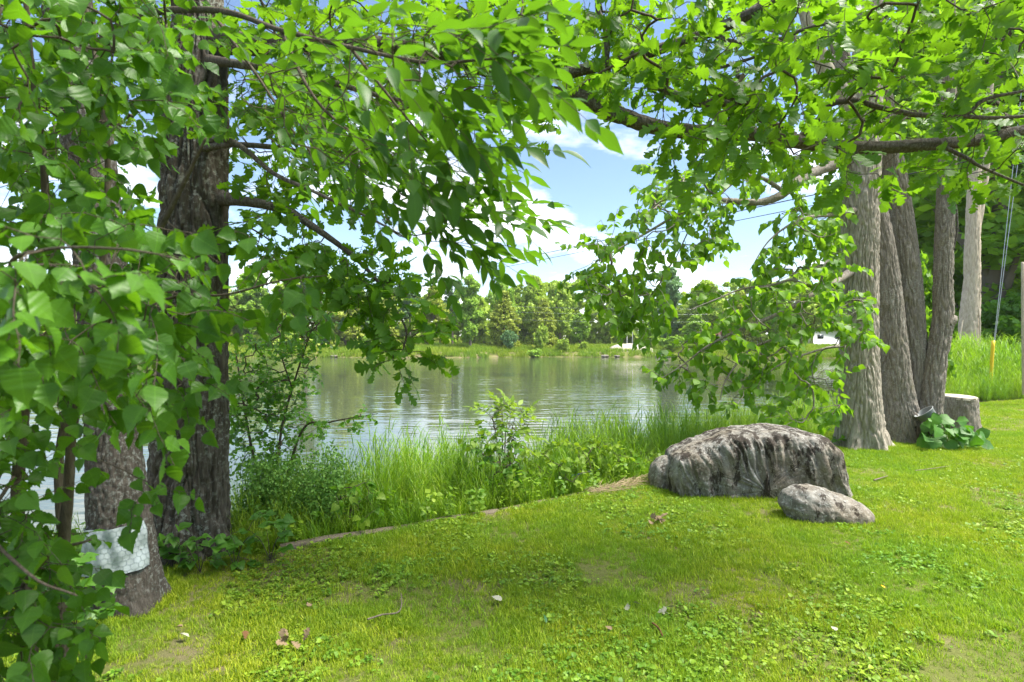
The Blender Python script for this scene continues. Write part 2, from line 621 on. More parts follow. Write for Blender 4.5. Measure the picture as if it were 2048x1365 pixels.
# water
m, n, l = new_mat('lake_water')
out = n.new("ShaderNodeOutputMaterial")
tc = n.new("ShaderNodeTexCoord")
mp = n.new("ShaderNodeMapping")
mp.inputs['Scale'].default_value = (0.38, 1.0, 1.0)
l.new(tc.outputs['Object'], mp.inputs[0])
w1 = nz(n, l, mp.outputs[0], 1.7, 2, 0.5, 0.2)
w2 = nz(n, l, mp.outputs[0], 0.5, 3, 0.5)
w3 = nz(n, l, mp.outputs[0], 5.5, 2, 0.5)
gust = ramp(n, l, nz(n, l, tc.outputs['Object'], 0.05, 4, 0.6), [(0.40, (0.25, 0.25, 0.25)), (0.60, (1, 1, 1))])
hh = mth(n, l, 'ADD', mth(n, l, 'ADD', mth(n, l, 'MULTIPLY', w1, 0.6), mth(n, l, 'MULTIPLY', w2, 0.7)), mth(n, l, 'MULTIPLY', w3, 0.10))
bs = n.new("ShaderNodeBsdfPrincipled")
bs.inputs['Base Color'].default_value = (0.060, 0.072, 0.046, 1)
bs.inputs['Roughness'].default_value = 0.03
bs.inputs['IOR'].default_value = 1.40
bp = n.new("ShaderNodeBump")
bp.inputs['Distance'].default_value = 0.085
l.new(mth(n, l, 'MULTIPLY', gust, 0.75), bp.inputs['Strength'])
l.new(hh, bp.inputs['Height'])
l.new(bp.outputs[0], bs.inputs['Normal'])
l.new(bs.outputs[0], out.inputs[0])
wv = np.array([(-900, -60, WATER_Z), (900, -60, WATER_Z), (900, 130, WATER_Z), (-900, 130, WATER_Z)])
water = link('lake_water', mesh_from('lake_water', wv, np.array([[0, 1, 2, 3]]), m, False))
tag(water, 'rippled grey green lake water reflecting trees and sky', 'water', kind='structure')

# ------------------------------------------------------------------ leaf shapes (base at origin, +Y along, +Z face)


def leaf_shape(stations, fold=0.25, curl=0.25, lobes=None, wave=0.0, seed=0):
    """stations: rows (y, halfwidth[, yshift of the edge])"""
    st = np.array([s if len(s) == 3 else (s[0], s[1], 0.0) for s in stations], float)
    r = np.random.default_rng(seed)
    m = len(st)
    jitter = .03 if m > 18 else .07
    L = np.zeros((m, 3))
    R = np.zeros((m, 3))
    C = np.zeros((m, 3))
    C[:, 1] = st[:, 0]
    for S, sg in ((L, -1), (R, 1)):
        S[:, 0] = sg * st[:, 1] * (1 + r.uniform(-jitter, jitter, m))
        S[:, 1] = st[:, 0] + st[:, 2]
        S[:, 2] = st[:, 1] * fold + wave * r.uniform(-1, 1, m) * st[:, 1]
    v = np.vstack([L, C, R])
    tw = r.uniform(-.5, .5) * v[:, 1]
    v[:, 0], v[:, 2] = v[:, 0] * np.cos(tw) - v[:, 2] * np.sin(tw), v[:, 0] * np.sin(tw) + v[:, 2] * np.cos(tw)
    v[:, 0] += r.uniform(-.10, .10) * v[:, 1] ** 2
    v[:, 2] -= curl * np.clip(v[:, 1], 0, 2) ** 2 * 0.6
    uv = np.zeros((len(v), 2))
    wmax = st[:, 1].max()
    uv[:, 0] = 0.5 + 0.5 * v[:, 0] / wmax
    uv[:, 1] = v[:, 1]
    i = np.arange(m - 1)
    f = np.vstack([np.stack([i, i + m, i + m + 1, i + 1], -1), np.stack([i + m, i + 2 * m, i + 2 * m + 1, i + m + 1], -1)])
    return v, f, uv


BIRCH_ST = [(0, .06), (.015, .18), (.05, .29), (.085, .31), (.12, .385), (.165, .385), (.21, .445), (.26, .425), (.31, .455), (.37, .415), (.42, .43), (.485, .365), (.535, .365),
            (.60, .285), (.65, .27), (.72, .185), (.77, .165), (.84, .085), (.90, .055), (1.0, .0)]
LIND_ST = [(-.06, .06, -.02), (-.03, .28, -.02), (.06, .42), (.17, .47), (.30, .47), (.45, .40), (.60, .29), (.76, .15), (.88, .06), (1.0, .0)]
ASH_ST = [(0, .015), (.10, .085), (.22, .155), (.36, .195), (.50, .20), (.64, .165), (.78, .10), (.90, .04), (1.0, .0)]
OAK_ST = [(0, .012), (.12, .05), (.20, .17, .05), (.25, .19, .06), (.29, .085, .01), (.35, .09), (.44, .30, .07), (.49, .32, .08), (.53, .15, .01), (.58, .16),
          (.66, .37, .06), (.72, .36, .08), (.77, .22, .01), (.82, .23, .03), (.88, .25, .06), (.94, .14, .04), (1.0, .02, .03)]
SMALL_ST = [(0, .08), (.15, .34), (.38, .45), (.62, .36), (.85, .16), (1.0, 0)]
BIG_ST = [(-.10, .10, -.05), (-.06, .40, -.08), (.08, .55), (.20, .50), (.28, .60), (.40, .54), (.50, .58), (.62, .42), (.78, .30), (.90, .13), (1.0, 0)]

SH_BIRCH = [leaf_shape(BIRCH_ST, f, c, wave=.09, seed=k) for k, (f, c) in enumerate([(.16, .25), (.30, .40), (.10, .12), (.45, .5), (.22, .05), (-.12, .3), (.2, .7), (.35, -.1), (.05, .45), (.6, .3)])]
SH_LIND = [leaf_shape(LIND_ST, f, c, wave=.07, seed=k) for k, (f, c) in enumerate([(.15, .3), (.32, .45), (.08, .15), (.25, .6), (-.1, .3)])]
SH_ASH = [leaf_shape(ASH_ST, f, c, wave=.06, seed=k) for k, (f, c) in enumerate([(.22, .25), (.4, .45), (.12, .1), (.3, .6)])]
SH_OAK = [leaf_shape(OAK_ST, f, c, wave=.12, seed=k) for k, (f, c) in enumerate([(.15, .2), (.3, .4), (.05, .05), (.2, .6), (-.15, .3), (.1, -.15)])]
SH_SMALL = [leaf_shape(SMALL_ST, f, c, wave=.05, seed=k) for k, (f, c) in enumerate([(.2, .2), (.35, .4), (.05, .1)])]
SH_BIG = [leaf_shape(BIG_ST, f, c, wave=.10, seed=k) for k, (f, c) in enumerate([(.2, .3), (.1, .5), (.3, .2), (.15, .7)])]


def norm(v):
    v = np.asarray(v, float)
    return v / (np.linalg.norm(v, axis=-1, keepdims=True) + 1e-9)


def leaf_basis(d, nrm):
    """rows of leaf directions and rough normals -> (N,3,3) with columns x,y,z"""
    y = norm(d)
    z = norm(nrm - y * np.sum(nrm * y, -1, keepdims=True))
    x = np.cross(y, z)
    return np.stack([x, y, z], -1)


def leaves_mesh(name, shapes, which, pos, B, size, tint, mat):
    acc = Acc()
    for k, (v, f, uv) in enumerate(shapes):
        idx = np.where(which == k)[0]
        if not len(idx):
            continue
        vv = np.einsum('nij,vj->nvi', B[idx], v) * size[idx][:, None, None] + pos[idx][:, None, :]
        nv = len(v)
        ff = (f[None] + (np.arange(len(idx)) * nv)[:, None, None]).reshape(-1, f.shape[1])
        acc.add(vv.reshape(-1, 3), ff, np.repeat(tint[idx], nv), np.tile(uv, (len(idx), 1)))
    return acc.mesh(name, mat)


_shape_cache = {}


def shape_mesh(key, shapes, k, tk, mat, ntint=5):
    ck = (key, k, tk)
    if ck not in _shape_cache:
        v, f, uv = shapes[k]
        _shape_cache[ck] = mesh_from(key, v, f, mat, True, np.full(len(v), (tk + 0.5) / ntint), uv)
    return _shape_cache[ck]


def place_leaves(root, key, shapes, mat, pos, B, size, tint, r, most=300, crown_name='crown', leaf_name='leaf', min_px=9.0, shape_len=1.0):
    """the leaves that show largest become objects of their own, the rest one crown mesh"""
    pos, size, tint = np.asarray(pos), np.asarray(size), np.asarray(tint)
    which = r.integers(0, len(shapes), len(pos))
    px, py, d = project(pos)
    inside = (px > -20) & (px < 2068) & (py > -20) & (py < 1385) & (d > 0.3)
    view = norm(pos - np.array([0, 0, CAMZ]))
    facing = 0.35 + 0.65 * np.abs(np.sum(view * B[:, :, 2], -1))
    show = np.where(inside, size * F / np.maximum(d, .3) * facing, 0)
    order = np.argsort(-show)
    own = [i for i in order[:most] if show[i] >= min_px]
    own_set = np.zeros(len(pos), bool)
    own_set[own] = True
    base = np.array(root.location)
    for i in own:
        tk = min(4, int(tint[i] * 5))
        me = shape_mesh(key, shapes, int(which[i]), tk, mat)
        o = bpy.data.objects.new(leaf_name, me)
        b = B[i] * size[i]
        p = pos[i] - base
        o.matrix_local = Matrix(((b[0, 0], b[0, 1], b[0, 2], p[0]), (b[1, 0], b[1, 1], b[1, 2], p[1]), (b[2, 0], b[2, 1], b[2, 2], p[2]), (0, 0, 0, 1)))
        COL.objects.link(o)
        o.parent = root
    rest = ~own_set
    if rest.any():
        me = leaves_mesh(crown_name, shapes, which[rest], pos[rest], B[rest], size[rest], tint[rest], mat)
        link(crown_name, me, root, kind='stuff')


# ------------------------------------------------------------------ trunks, limbs and grown twigs


def trunk_mesh(name, rows, mat, ns=96, step=0.025, fx=13.0, fz=1.7, amp=0.014, lumps=0.02, flare=0.0, flare_h=0.35, lobes=5, seed=0, cap=True, zig=0.0):
    """rows: (x,y,z,r). bark furrows are cut into the mesh."""
    c = catmull(rows, step)
    p, r = c[:, :3], c[:, 3]
    t, nn, bb = frames(p)
    s = np.concatenate([[0], np.cumsum(np.linalg.norm(np.diff(p, axis=0), axis=1))])
    a = np.linspace(0, 2 * np.pi, ns, endpoint=False)
    A, S = np.meshgrid(a, s)
    R0 = float(np.mean(r))
    q = np.stack([np.cos(A) * R0, np.sin(A) * R0, S], -1)
    off = np.array([seed * 7.1, seed * 3.3, seed * 1.7])
    warp = 0.10 * perlin(q * np.array([3, 3, 1.5]) + off)
    qq = q * np.array([fx, fx, fz]) + off + warp[..., None] * np.array([fx, fx, 0]) * 0.6
    n1 = perlin(qq)
    n2 = perlin(qq * np.array([1.9, 1.9, 2.6]) + 31.0)
    ridge = 1 - np.minimum(np.abs(n1) * 5.0, 1)       # 1 in the furrow lines
    ridge2 = 1 - np.minimum(np.abs(n2) * 5.0, 1)
    disp = -amp * ridge - 0.6 * amp * ridge2 + 0.35 * amp * perlin(q * np.array([60, 60, 18]) + off)
    disp += lumps * R0 * 4 * perlin(q * np.array([2.0, 2.0, 1.1]) + off + 9) * 0.5
    RR = r[:, None] + disp * np.clip(r[:, None] / R0, 0.4, 1.2)
    if flare:
        e = np.exp(-S / flare_h)
        lob = 0.45 + 0.55 * np.clip(np.sin(A * lobes + seed + 0.8 * np.sin(A + seed)), -0.6, 1)
        RR = RR + flare * e * np.clip(lob, 0.15, 1)
    v = p[:, None, :] + (nn[:, None, :] * np.cos(A)[..., None] + bb[:, None, :] * np.sin(A)[..., None]) * RR[..., None]
    m = len(p)
    i = np.arange(m - 1)[:, None] * ns
    j = np.arange(ns)[None]
    k = (j + 1) % ns
    f = np.stack([i + j, i + k, i + ns + k, i + ns + j], -1).reshape(-1, 4)
    v = v.reshape(-1, 3)
    fl = [f]
    if cap:
        v = np.vstack([v, p[-1] + t[-1] * 0.01])
        top = (m - 1) * ns
        fl.append(np.stack([top + np.arange(ns), top + (np.arange(ns) + 1) % ns, np.full(ns, len(v) - 1)], -1))
    return mesh_from(name, v, fl, mat)


class Grower:
    def __init__(s, seed):
        s.r = np.random.default_rng(seed)
        s.pos, s.par, s.rad, s.dir = [], [], [], []
        s.paths = []
        s.jit = .012
        s.L = dict(pos=[], d=[], n=[], size=[])

    def limb(s, rows):
        """register a limb's centreline as growth nodes (not meshed here)"""
        c = catmull(rows, 0.08)
        t = frames(c[:, :3])[0]
        last = -1
        for k in range(len(c)):
            s.pos.append(c[k, :3])
            s.par.append(last)
            s.rad.append(c[k, 3])
            s.dir.append(t[k])
            last = len(s.pos) - 1

    def colonize(s, targets, wig=0.06, sag=0.05, seg=0.09, max_len=9e9):
        """join every target to the nearest wood already there; returns end positions and directions"""
        T = np.asarray(targets, float)
        nodes = np.array(s.pos)
        ends = []
        D = np.linalg.norm(T[:, None, :] - nodes[None], axis=-1) if len(T) * len(nodes) < 4e6 else None
        best = np.full(len(T), 1e9)
        bi = np.zeros(len(T), int)
        for k in range(len(T)):
            dd = np.linalg.norm(nodes - T[k], axis=1)
            bi[k] = dd.argmin()
            best[k] = dd[bi[k]]
        todo = np.ones(len(T), bool)
        while todo.any():
            k = int(np.where(todo, best, 1e9).argmin())
            todo[k] = False
            if best[k] > max_len:
                continue
            a = s.pos[bi[k]]
            d0 = s.dir[bi[k]]
            b = T[k]
            L = np.linalg.norm(b - a)
            n = max(2, int(L / seg) + 1)
            tt = np.linspace(0, 1, n + 1)[1:, None]
            dirn = norm(b - a)
            lift = d0 * 0.35 * L
            mid = (a + b) / 2 + 0.5 * lift - dirn * 0.1 * L + s.r.normal(0, wig * L, 3) + np.array([0, 0, sag * L])
            pts = (1 - tt) ** 2 * a + 2 * tt * (1 - tt) * mid + tt ** 2 * b
            pts[:-1] += s.r.normal(0, s.jit, (n - 1, 3)) if n > 1 else 0
            path = [bi[k]]
            prev = bi[k]
            newi = []
            for q in pts:
                s.pos.append(q)
                s.par.append(prev)
                s.rad.append(0.0)
                s.dir.append(norm(q - s.pos[prev]))
                prev = len(s.pos) - 1
                path.append(prev)
                newi.append(prev)
            s.paths.append(path)
            ends.append((s.pos[prev], s.dir[prev], k, prev))
            NP = np.array([s.pos[i] for i in newi])
            dd = np.linalg.norm(T[:, None] - NP[None], axis=-1)
            mi = dd.argmin(1)
            md = dd[np.arange(len(T)), mi]
            upd = md < best
            best = np.where(upd, md, best)
            bi = np.where(upd, np.array(newi)[mi], bi)
        return ends

    def spray(s, start, d, L, n, size, up=0.3, droop=0.6, jit=0.5, flat=0.5, petiole=0.35, node=None, tip=True, tilt_cam=0.0):
        """a twig with n alternate leaves; adds twig path and leaves"""
        r = s.r
        d = norm(d)
        K = 5
        pts = [np.array(start)]
        cur = d.copy()
        for k in range(K):
            cur = norm(cur + r.normal(0, 0.14, 3) + np.array([0, 0, -droop * 0.10]))
            pts.append(pts[-1] + cur * L / K)
        pts = np.array(pts)
        s.paths.append(('free', pts))
        side0 = norm(np.cross(d, [0, 0, 1.0]) + 1e-4)
        for k in range(n):
            u = (k + 0.6) / n if n > 1 else 1.0
            x = u * K
            i = min(K - 1, int(x))
            p = pts[i] + (pts[i + 1] - pts[i]) * (x - i)
            td = norm(pts[i + 1] - pts[i])
            side = side0 * (1 if k % 2 else -1)
            if tip and k == n - 1:
                side = side * 0.1
            ld = norm(side * (1.0 - 0.3 * u) + td * 0.6 + r.normal(0, jit * 0.5, 3) + np.array([0, 0, -droop * r.uniform(0.3, 1.2)]))
            nn = norm(np.array([0, 0, 1.0]) * flat + r.normal(0, jit, 3) + np.array([0, -tilt_cam, 0]))
            sz = size * r.uniform(0.62, 1.15)
            base = p + ld * sz * petiole
            s.paths.append(('free', np.array([p, p + ld * sz * petiole * 0.5 + r.normal(0, 0.003, 3), base])))
            s.L['pos'].append(base)
            s.L['d'].append(ld)
            s.L['n'].append(nn)
            s.L['size'].append(sz)

    def compound(s, start, d, L, pairs, size, droop=0.5, jit=0.35):
        """a pinnate leaf: leaflets in pairs along a drooping stalk"""
        r = s.r
        d = norm(d)
        K = 6
        pts = [np.array(start)]
        cur = d.copy()
        for k in range(K):
            cur = norm(cur + np.array([0, 0, -droop * 0.16]) + r.normal(0, 0.04, 3))
            pts.append(pts[-1] + cur * L / K)
        pts = np.array(pts)
        s.paths.append(('free', pts))
        up = norm(np.array([0, 0, 1.0]) + r.normal(0, jit * 0.9, 3))
        side0 = norm(np.cross(d, up) + 1e-4)
        for k in range(pairs):
            u = 0.38 + 0.55 * k / max(1, pairs - 1)
            x = u * K
            i = min(K - 1, int(x))
            p = pts[i] + (pts[i + 1] - pts[i]) * (x - i)
            td = norm(pts[i + 1] - pts[i])
            for sg in (-1, 1):
                ld = norm(side0 * sg + td * 0.75 + r.normal(0, 0.16, 3) + np.array([0, 0, -0.25 * droop]))
                s.L['pos'].append(p)
                s.L['d'].append(ld)
                s.L['n'].append(norm(up + r.normal(0, 0.28, 3)))
                s.L['size'].append(size * r.uniform(0.75, 1.1) * (0.8 + 0.3 * math.sin(u * 3.1)))
        s.L['pos'].append(pts[-1])
        s.L['d'].append(norm(pts[-1] - pts[-2]))
        s.L['n'].append(norm(up + r.normal(0, 0.25, 3)))
        s.L['size'].append(size * r.uniform(0.95, 1.2))

    def twig_mesh(s, name, mat, r_tip=0.0022, r_max=0.03, expo=0.42, r_free=0.0016):
        cnt = np.zeros(len(s.pos))
        for pth in s.paths:
            if pth[0] == 'free':
                continue
            cnt[pth[-1]] += 1
        for i in range(len(s.pos) - 1, -1, -1):
            if s.par[i] >= 0:
                cnt[s.par[i]] += cnt[i]
        acc = Acc()
        for pth in s.paths:
            if isinstance(pth[0], str):
                pts = pth[1]
                rr = np.linspace(r_free * 1.3, r_free * 0.8, len(pts))
                v, f = tube_arrays(pts, rr, 3 if len(pts) < 4 else 4)
            else:
                pts = np.array([s.pos[i] for i in pth])
                rr = np.array([min(r_max, r_tip * max(1, cnt[i]) ** expo) for i in pth])
                rr[0] = rr[1]
                if len(pts) < 2:
                    continue
                v, f = tube_arrays(pts, rr, 5)
            acc.add(v, f)
        return acc.mesh(name, mat)

    def leaves(s):
        L = s.L
        pos = np.array(L['pos'])
        B = leaf_basis(np.array(L['d']), np.array(L['n']))
        return pos, B, np.array(L['size'])


def tints(pos, r, spread=0.5):
    base = 0.5 + 0.5 * perlin(pos * 1.7 + 5)
    return np.clip(base * 0.55 + r.uniform(0, 1, len(pos)) * 0.5, 0, 0.999)


def limb_part(root, rows, mat, ns=20, amp=0.007, fx=26.0, fz=5.0, step=0.03, seed=1, name='branch'):
    r = np.asarray(rows)[:, 3]
    return link(name, trunk_mesh(name, rows, mat, ns=ns, step=step, fx=fx, fz=fz, amp=min(amp, 0.16 * float(r.mean())), lumps=0.05, seed=seed), root)


def rows_px(lst):
    return np.array([(*P(a, b, d), r) for a, b, d, r in lst])

# ================================================================== the big oak by the bank
OAK_BASE = np.array([-2.45, 4.36, 0.0])
oak = empty('oak_tree', OAK_BASE, 'massive oak with deeply furrowed dark bark and a long limb arching over the lawn', 'tree')
oak_rows = rows_px([(383, 1150, 4.36, .275), (382, 1090, 4.36, .272), (380, 950, 4.36, .268), (383, 780, 4.36, .258), (386, 600, 4.36, .240),
                    (388, 430, 4.36, .236), (390, 300, 4.36, .232), (396, 150, 4.36, .205), (396, 20, 4.36, .175), (390, -150, 4.38, .165),
                    (385, -500, 4.4, .13), (380, -900, 4.4, .08)])
link('trunk', trunk_mesh('trunk', oak_rows, M_OAK_BARK, ns=300, step=0.024, fx=13, fz=1.3, amp=0.032, lumps=.015, flare=.20, flare_h=.24, lobes=5, seed=2), oak)

OAK_LIMBS = [
    [(398, 70, 4.36, .14), (450, 82, 4.33, .105), (520, 90, 4.3, .080), (700, 85, 4.25, .066), (870, 105, 4.2, .060), (1000, 150, 4.15, .056),
     (1090, 186, 4.1, .060), (1160, 196, 4.05, .058), (1225, 226, 4.0, .056), (1340, 260, 3.95, .052), (1500, 268, 3.9, .050), (1600, 284, 3.9, .050),
     (1720, 296, 3.85, .047), (1850, 290, 3.8, .043), (1960, 280, 3.8, .038), (2060, 258, 3.8, .034), (2250, 235, 3.8, .026), (2400, 225, 3.8, .015)],
    [(1010, 152, 4.15, .055), (1060, 148, 4.1, .048), (1113, 150, 4.05, .044), (1200, 132, 4.0, .042), (1290, 108, 3.9, .040), (1400, 72, 3.8, .037),
     (1480, 38, 3.7, .034), (1530, 8, 3.65, .030), (1640, -60, 3.6, .025), (1800, -120, 3.6, .015)],
    [(1235, 122, 3.96, .030), (1277, 134, 3.97, .032), (1338, 186, 3.98, .034), (1398, 206, 3.98, .033), (1450, 207, 3.96, .031), (1523, 238, 3.94, .028), (1590, 272, 3.92, .024)],
    [(1600, 276, 3.9, .024), (1643, 234, 3.85, .023), (1663, 208, 3.8, .022), (1710, 201, 3.78, .021), (1756, 214, 3.75, .020), (1834, 230, 3.7, .018),
     (1912, 231, 3.7, .016), (1975, 236, 3.68, .013), (2070, 232, 3.65, .010)],
    [(1425, 66, 3.78, .020), (1462, 84, 3.75, .018), (1523, 82, 3.72, .016), (1562, 78, 3.7, .014), (1620, 55, 3.65, .011), (1690, 42, 3.6, .007)],
    [(1300, 170, 3.98, .017), (1320, 156, 3.97, .016), (1386, 144, 3.93, .014), (1445, 134, 3.9, .013), (1503, 117, 3.86, .011), (1538, 107, 3.84, .010),
     (1600, 118, 3.8, .008), (1663, 136, 3.78, .005)],
    [(1912, 231, 3.7, .016), (1940, 224, 3.68, .015), (1971, 199, 3.64, .013), (2060, 180, 3.6, .009)],
    [(1880, 290, 3.8, .016), (1936, 318, 3.72, .013), (1963, 335, 3.7, .011), (2060, 376, 3.6, .007)],
    [(447, 398, 4.30, .058), (470, 400, 4.22, .045), (520, 408, 4.17, .036), (575, 422, 4.14, .031), (605, 440, 4.1, .028), (650, 470, 4.05, .022), (695, 503, 4.0, .018),
     (732, 537, 3.95, .014), (762, 572, 3.92, .012), (788, 615, 3.9, .010), (812, 660, 3.88, .008), (806, 700, 3.86, .006), (795, 728, 3.85, .004)],
    [(410, 278, 4.2, .026), (470, 286, 4.0, .020), (549, 348, 3.8, .015), (620, 380, 3.7, .012), (746, 440, 3.6, .008), (815, 478, 3.5, .004)],
    [(420, 122, 4.25, .045), (470, 128, 4.1, .034), (560, 140, 4.0, .028), (680, 170, 3.9, .020), (800, 200, 3.8, .012), (900, 190, 3.75, .006)],
    [(390, 300, 4.25, .035), (470, 290, 4.05, .022), (580, 300, 3.95, .017), (700, 330, 3.85, .011), (800, 360, 3.8, .006)],
    [(396, 40, 4.36, .12), (340, -60, 4.6, .09), (220, -160, 5.0, .06), (50, -220, 5.4, .035), (-150, -240, 5.6, .015)],
    [(396, 10, 4.36, .12), (500, -110, 4.8, .09), (720, -200, 5.4, .06), (1000, -230, 5.9, .035), (1250, -220, 6.2, .015)],
    [(392, -120, 4.38, .11), (480, -300, 3.9, .085), (700, -450, 3.4, .06), (1000, -560, 3.0, .04), (1400, -600, 2.8, .02)],
    [(1222, 222, 4.0, .02), (1210, 60, 4.0, .016), (1195, 0, 4.0, .015), (1240, -120, 4.0, .01)],
]
g = Grower(11)
g.jit = .007
g.limb(oak_rows[4:])
for k, L in enumerate(OAK_LIMBS):
    rows = rows_px(L)
    g.limb(rows)
    big = rows[:, 3].max()
    limb_part(oak, rows, M_LIMB, ns=28 if big > .05 else 12, amp=.009 if big > .05 else .003, step=.025 if big > .05 else .035, seed=k + 3)


def region(gr, poly, n, d0, d1, dens=None):
    xy = poly_sample(poly, n, gr.r)
    d = gr.r.uniform(d0, d1, n)
    return np.array([P(x, y, dd) for (x, y), dd in zip(xy, d)])


OAK_REG = [
    ([(1190, -60), (2100, -60), (2100, 320), (1960, 350), (1800, 345), (1730, 360), (1640, 330), (1500, 320), (1420, 290), (1330, 290), (1260, 265), (1190, 200)], 290, 3.0, 4.4),
    ([(1190, -60), (2100, -60), (2100, 240), (1640, 240), (1400, 210), (1190, 180)], 85, 4.4, 6.0),
    ([(560, -60), (1190, -60), (1190, 190), (1080, 250), (900, 330), (700, 330), (560, 250)], 190, 4.0, 5.6),
    ([(440, -20), (1190, -20), (1190, 160), (1080, 210), (900, 170), (560, 150)], 95, 3.3, 4.1),
    ([(430, 150), (700, 160), (800, 330), (760, 420), (640, 420), (460, 370)], 75, 3.7, 4.8),
    ([(470, 420), (560, 425), (700, 490), (700, 560), (600, 540), (480, 520)], 34, 3.8, 4.5),
    ([(690, 480), (760, 520), (850, 600), (865, 680), (815, 745), (785, 735), (775, 660), (740, 620), (690, 560)], 38, 3.75, 4.0),
    ([(780, 690), (840, 690), (820, 745), (785, 740)], 8, 3.8, 3.95),
    ([(-60, -60), (560, -60), (560, 120), (300, 300), (-60, 420)], 130, 4.6, 6.2),
    ([(-200, -900), (2300, -700), (2200, -60), (-200, -60)], 45, 3.0, 6.0),
    ([(-500, -1300), (700, -1300), (800, -120), (300, -90), (-500, -90)], 58, 2.2, 4.6),  # out-of-view sprays overhead, added to shade the sapling at upper left
]
for poly, n_, d0, d1 in OAK_REG:
    tg = region(g, poly, n_, d0, d1)
    for p, d, k, node in g.colonize(tg, wig=.10, sag=.02):
        g.spray(p, d * 0.8 + g.r.normal(0, .35, 3), g.r.uniform(.14, .26), int(g.r.integers(6, 10)), .125, droop=.45, jit=.55, flat=.75, petiole=.12)
link('twigs', g.twig_mesh('twigs', M_TWIG, .0022, .024), oak, kind='stuff')
pos, B, size = g.leaves()
place_leaves(oak, 'oak_leaf', SH_OAK, M_OAK, pos, B, size, tints(pos, g.r), g.r)

# ================================================================== leaning tree with the plastic guard, ash limb over the lawn
WR_BASE = np.array([-2.42, 3.52, 0.0])
wrap_tree = empty('ash_tree', WR_BASE, 'leaning ash trunk with plastic and chicken wire round its foot', 'tree')
wr_rows = rows_px([(255, 1225, 3.5, .195), (252, 1190, 3.5, .190), (246, 1100, 3.5, .178), (236, 1000, 3.5, .165), (224, 850, 3.5, .142), (212, 650, 3.5, .140),
                   (195, 450, 3.5, .138), (165, 200, 3.5, .136), (138, 30, 3.5, .132), (110, -150, 3.5, .12), (60, -500, 3.5, .09), (20, -800, 3.5, .05)])
link('trunk', trunk_mesh('trunk', wr_rows, M_WRAP_BARK, ns=170, step=.016, fx=34, fz=11.0, amp=.008, lumps=.012, flare=.09, flare_h=.13, lobes=4, seed=5), wrap_tree)
ASH_LIMBS = [
    [(150, 130, 3.5, .06), (260, 40, 2.9, .045), (420, 20, 2.4, .032), (560, 60, 1.95, .022), (700, 95, 1.65, .016), (850, 125, 1.42, .012), (960, 120, 1.35, .008), (1020, 115, 1.3, .005)],
    [(560, 60, 1.95, .018), (640, 210, 1.85, .013), (780, 320, 1.85, .010), (880, 410, 1.88, .007), (960, 450, 1.9, .004)],
    [(700, 95, 1.65, .013), (800, 220, 1.62, .010), (860, 290, 1.68, .007), (900, 330, 1.75, .004)],
    [(420, 20, 2.4, .02), (520, 160, 2.3, .014), (600, 280, 2.25, .010), (720, 400, 2.2, .006)],
]
ASH_LIMBS = [[(a, b, d, r_ * .40) for a, b, d, r_ in L] for L in ASH_LIMBS]
g = Grower(21)
g.jit = .003
for k, L in enumerate(ASH_LIMBS):
    rows = rows_px(L)
    g.limb(rows)
    limb_part(wrap_tree, rows, M_TWIG, ns=10, amp=.002, seed=k + 30)
for poly, n_, d0, d1, sz in [
    ([(620, 50), (900, 50), (1010, 80), (1010, 140), (860, 220), (640, 200)], 34, 1.15, 1.6, .080),
    ([(520, 130), (880, 180), (950, 280), (920, 370), (800, 380), (580, 320)], 72, 1.4, 2.1, .078),
    ([(720, 370), (930, 385), (1000, 430), (950, 480), (860, 510), (760, 450)], 36, 1.8, 2.2, .076),
    ([(420, 40), (580, 60), (640, 250), (680, 390), (580, 390), (480, 250)], 40, 1.9, 2.6, .076),
]:
    tg = region(g, poly, n_, d0, d1)
    for p, d, k, node in g.colonize(tg, wig=.08, sag=.04):
        g.compound(p, norm(d) * .5 + np.array([.85, .05, -.05]) + g.r.normal(0, .32, 3), g.r.uniform(.19, .27), 3, sz, droop=.45)
link('twigs', g.twig_mesh('twigs', M_TWIG, .0010, .005, expo=.35, r_free=.0009), wrap_tree, kind='stuff')
pos, B, size = g.leaves()
place_leaves(wrap_tree, 'ash_leaflet', SH_ASH, M_ASH, pos, B, size, tints(pos, g.r), g.r)

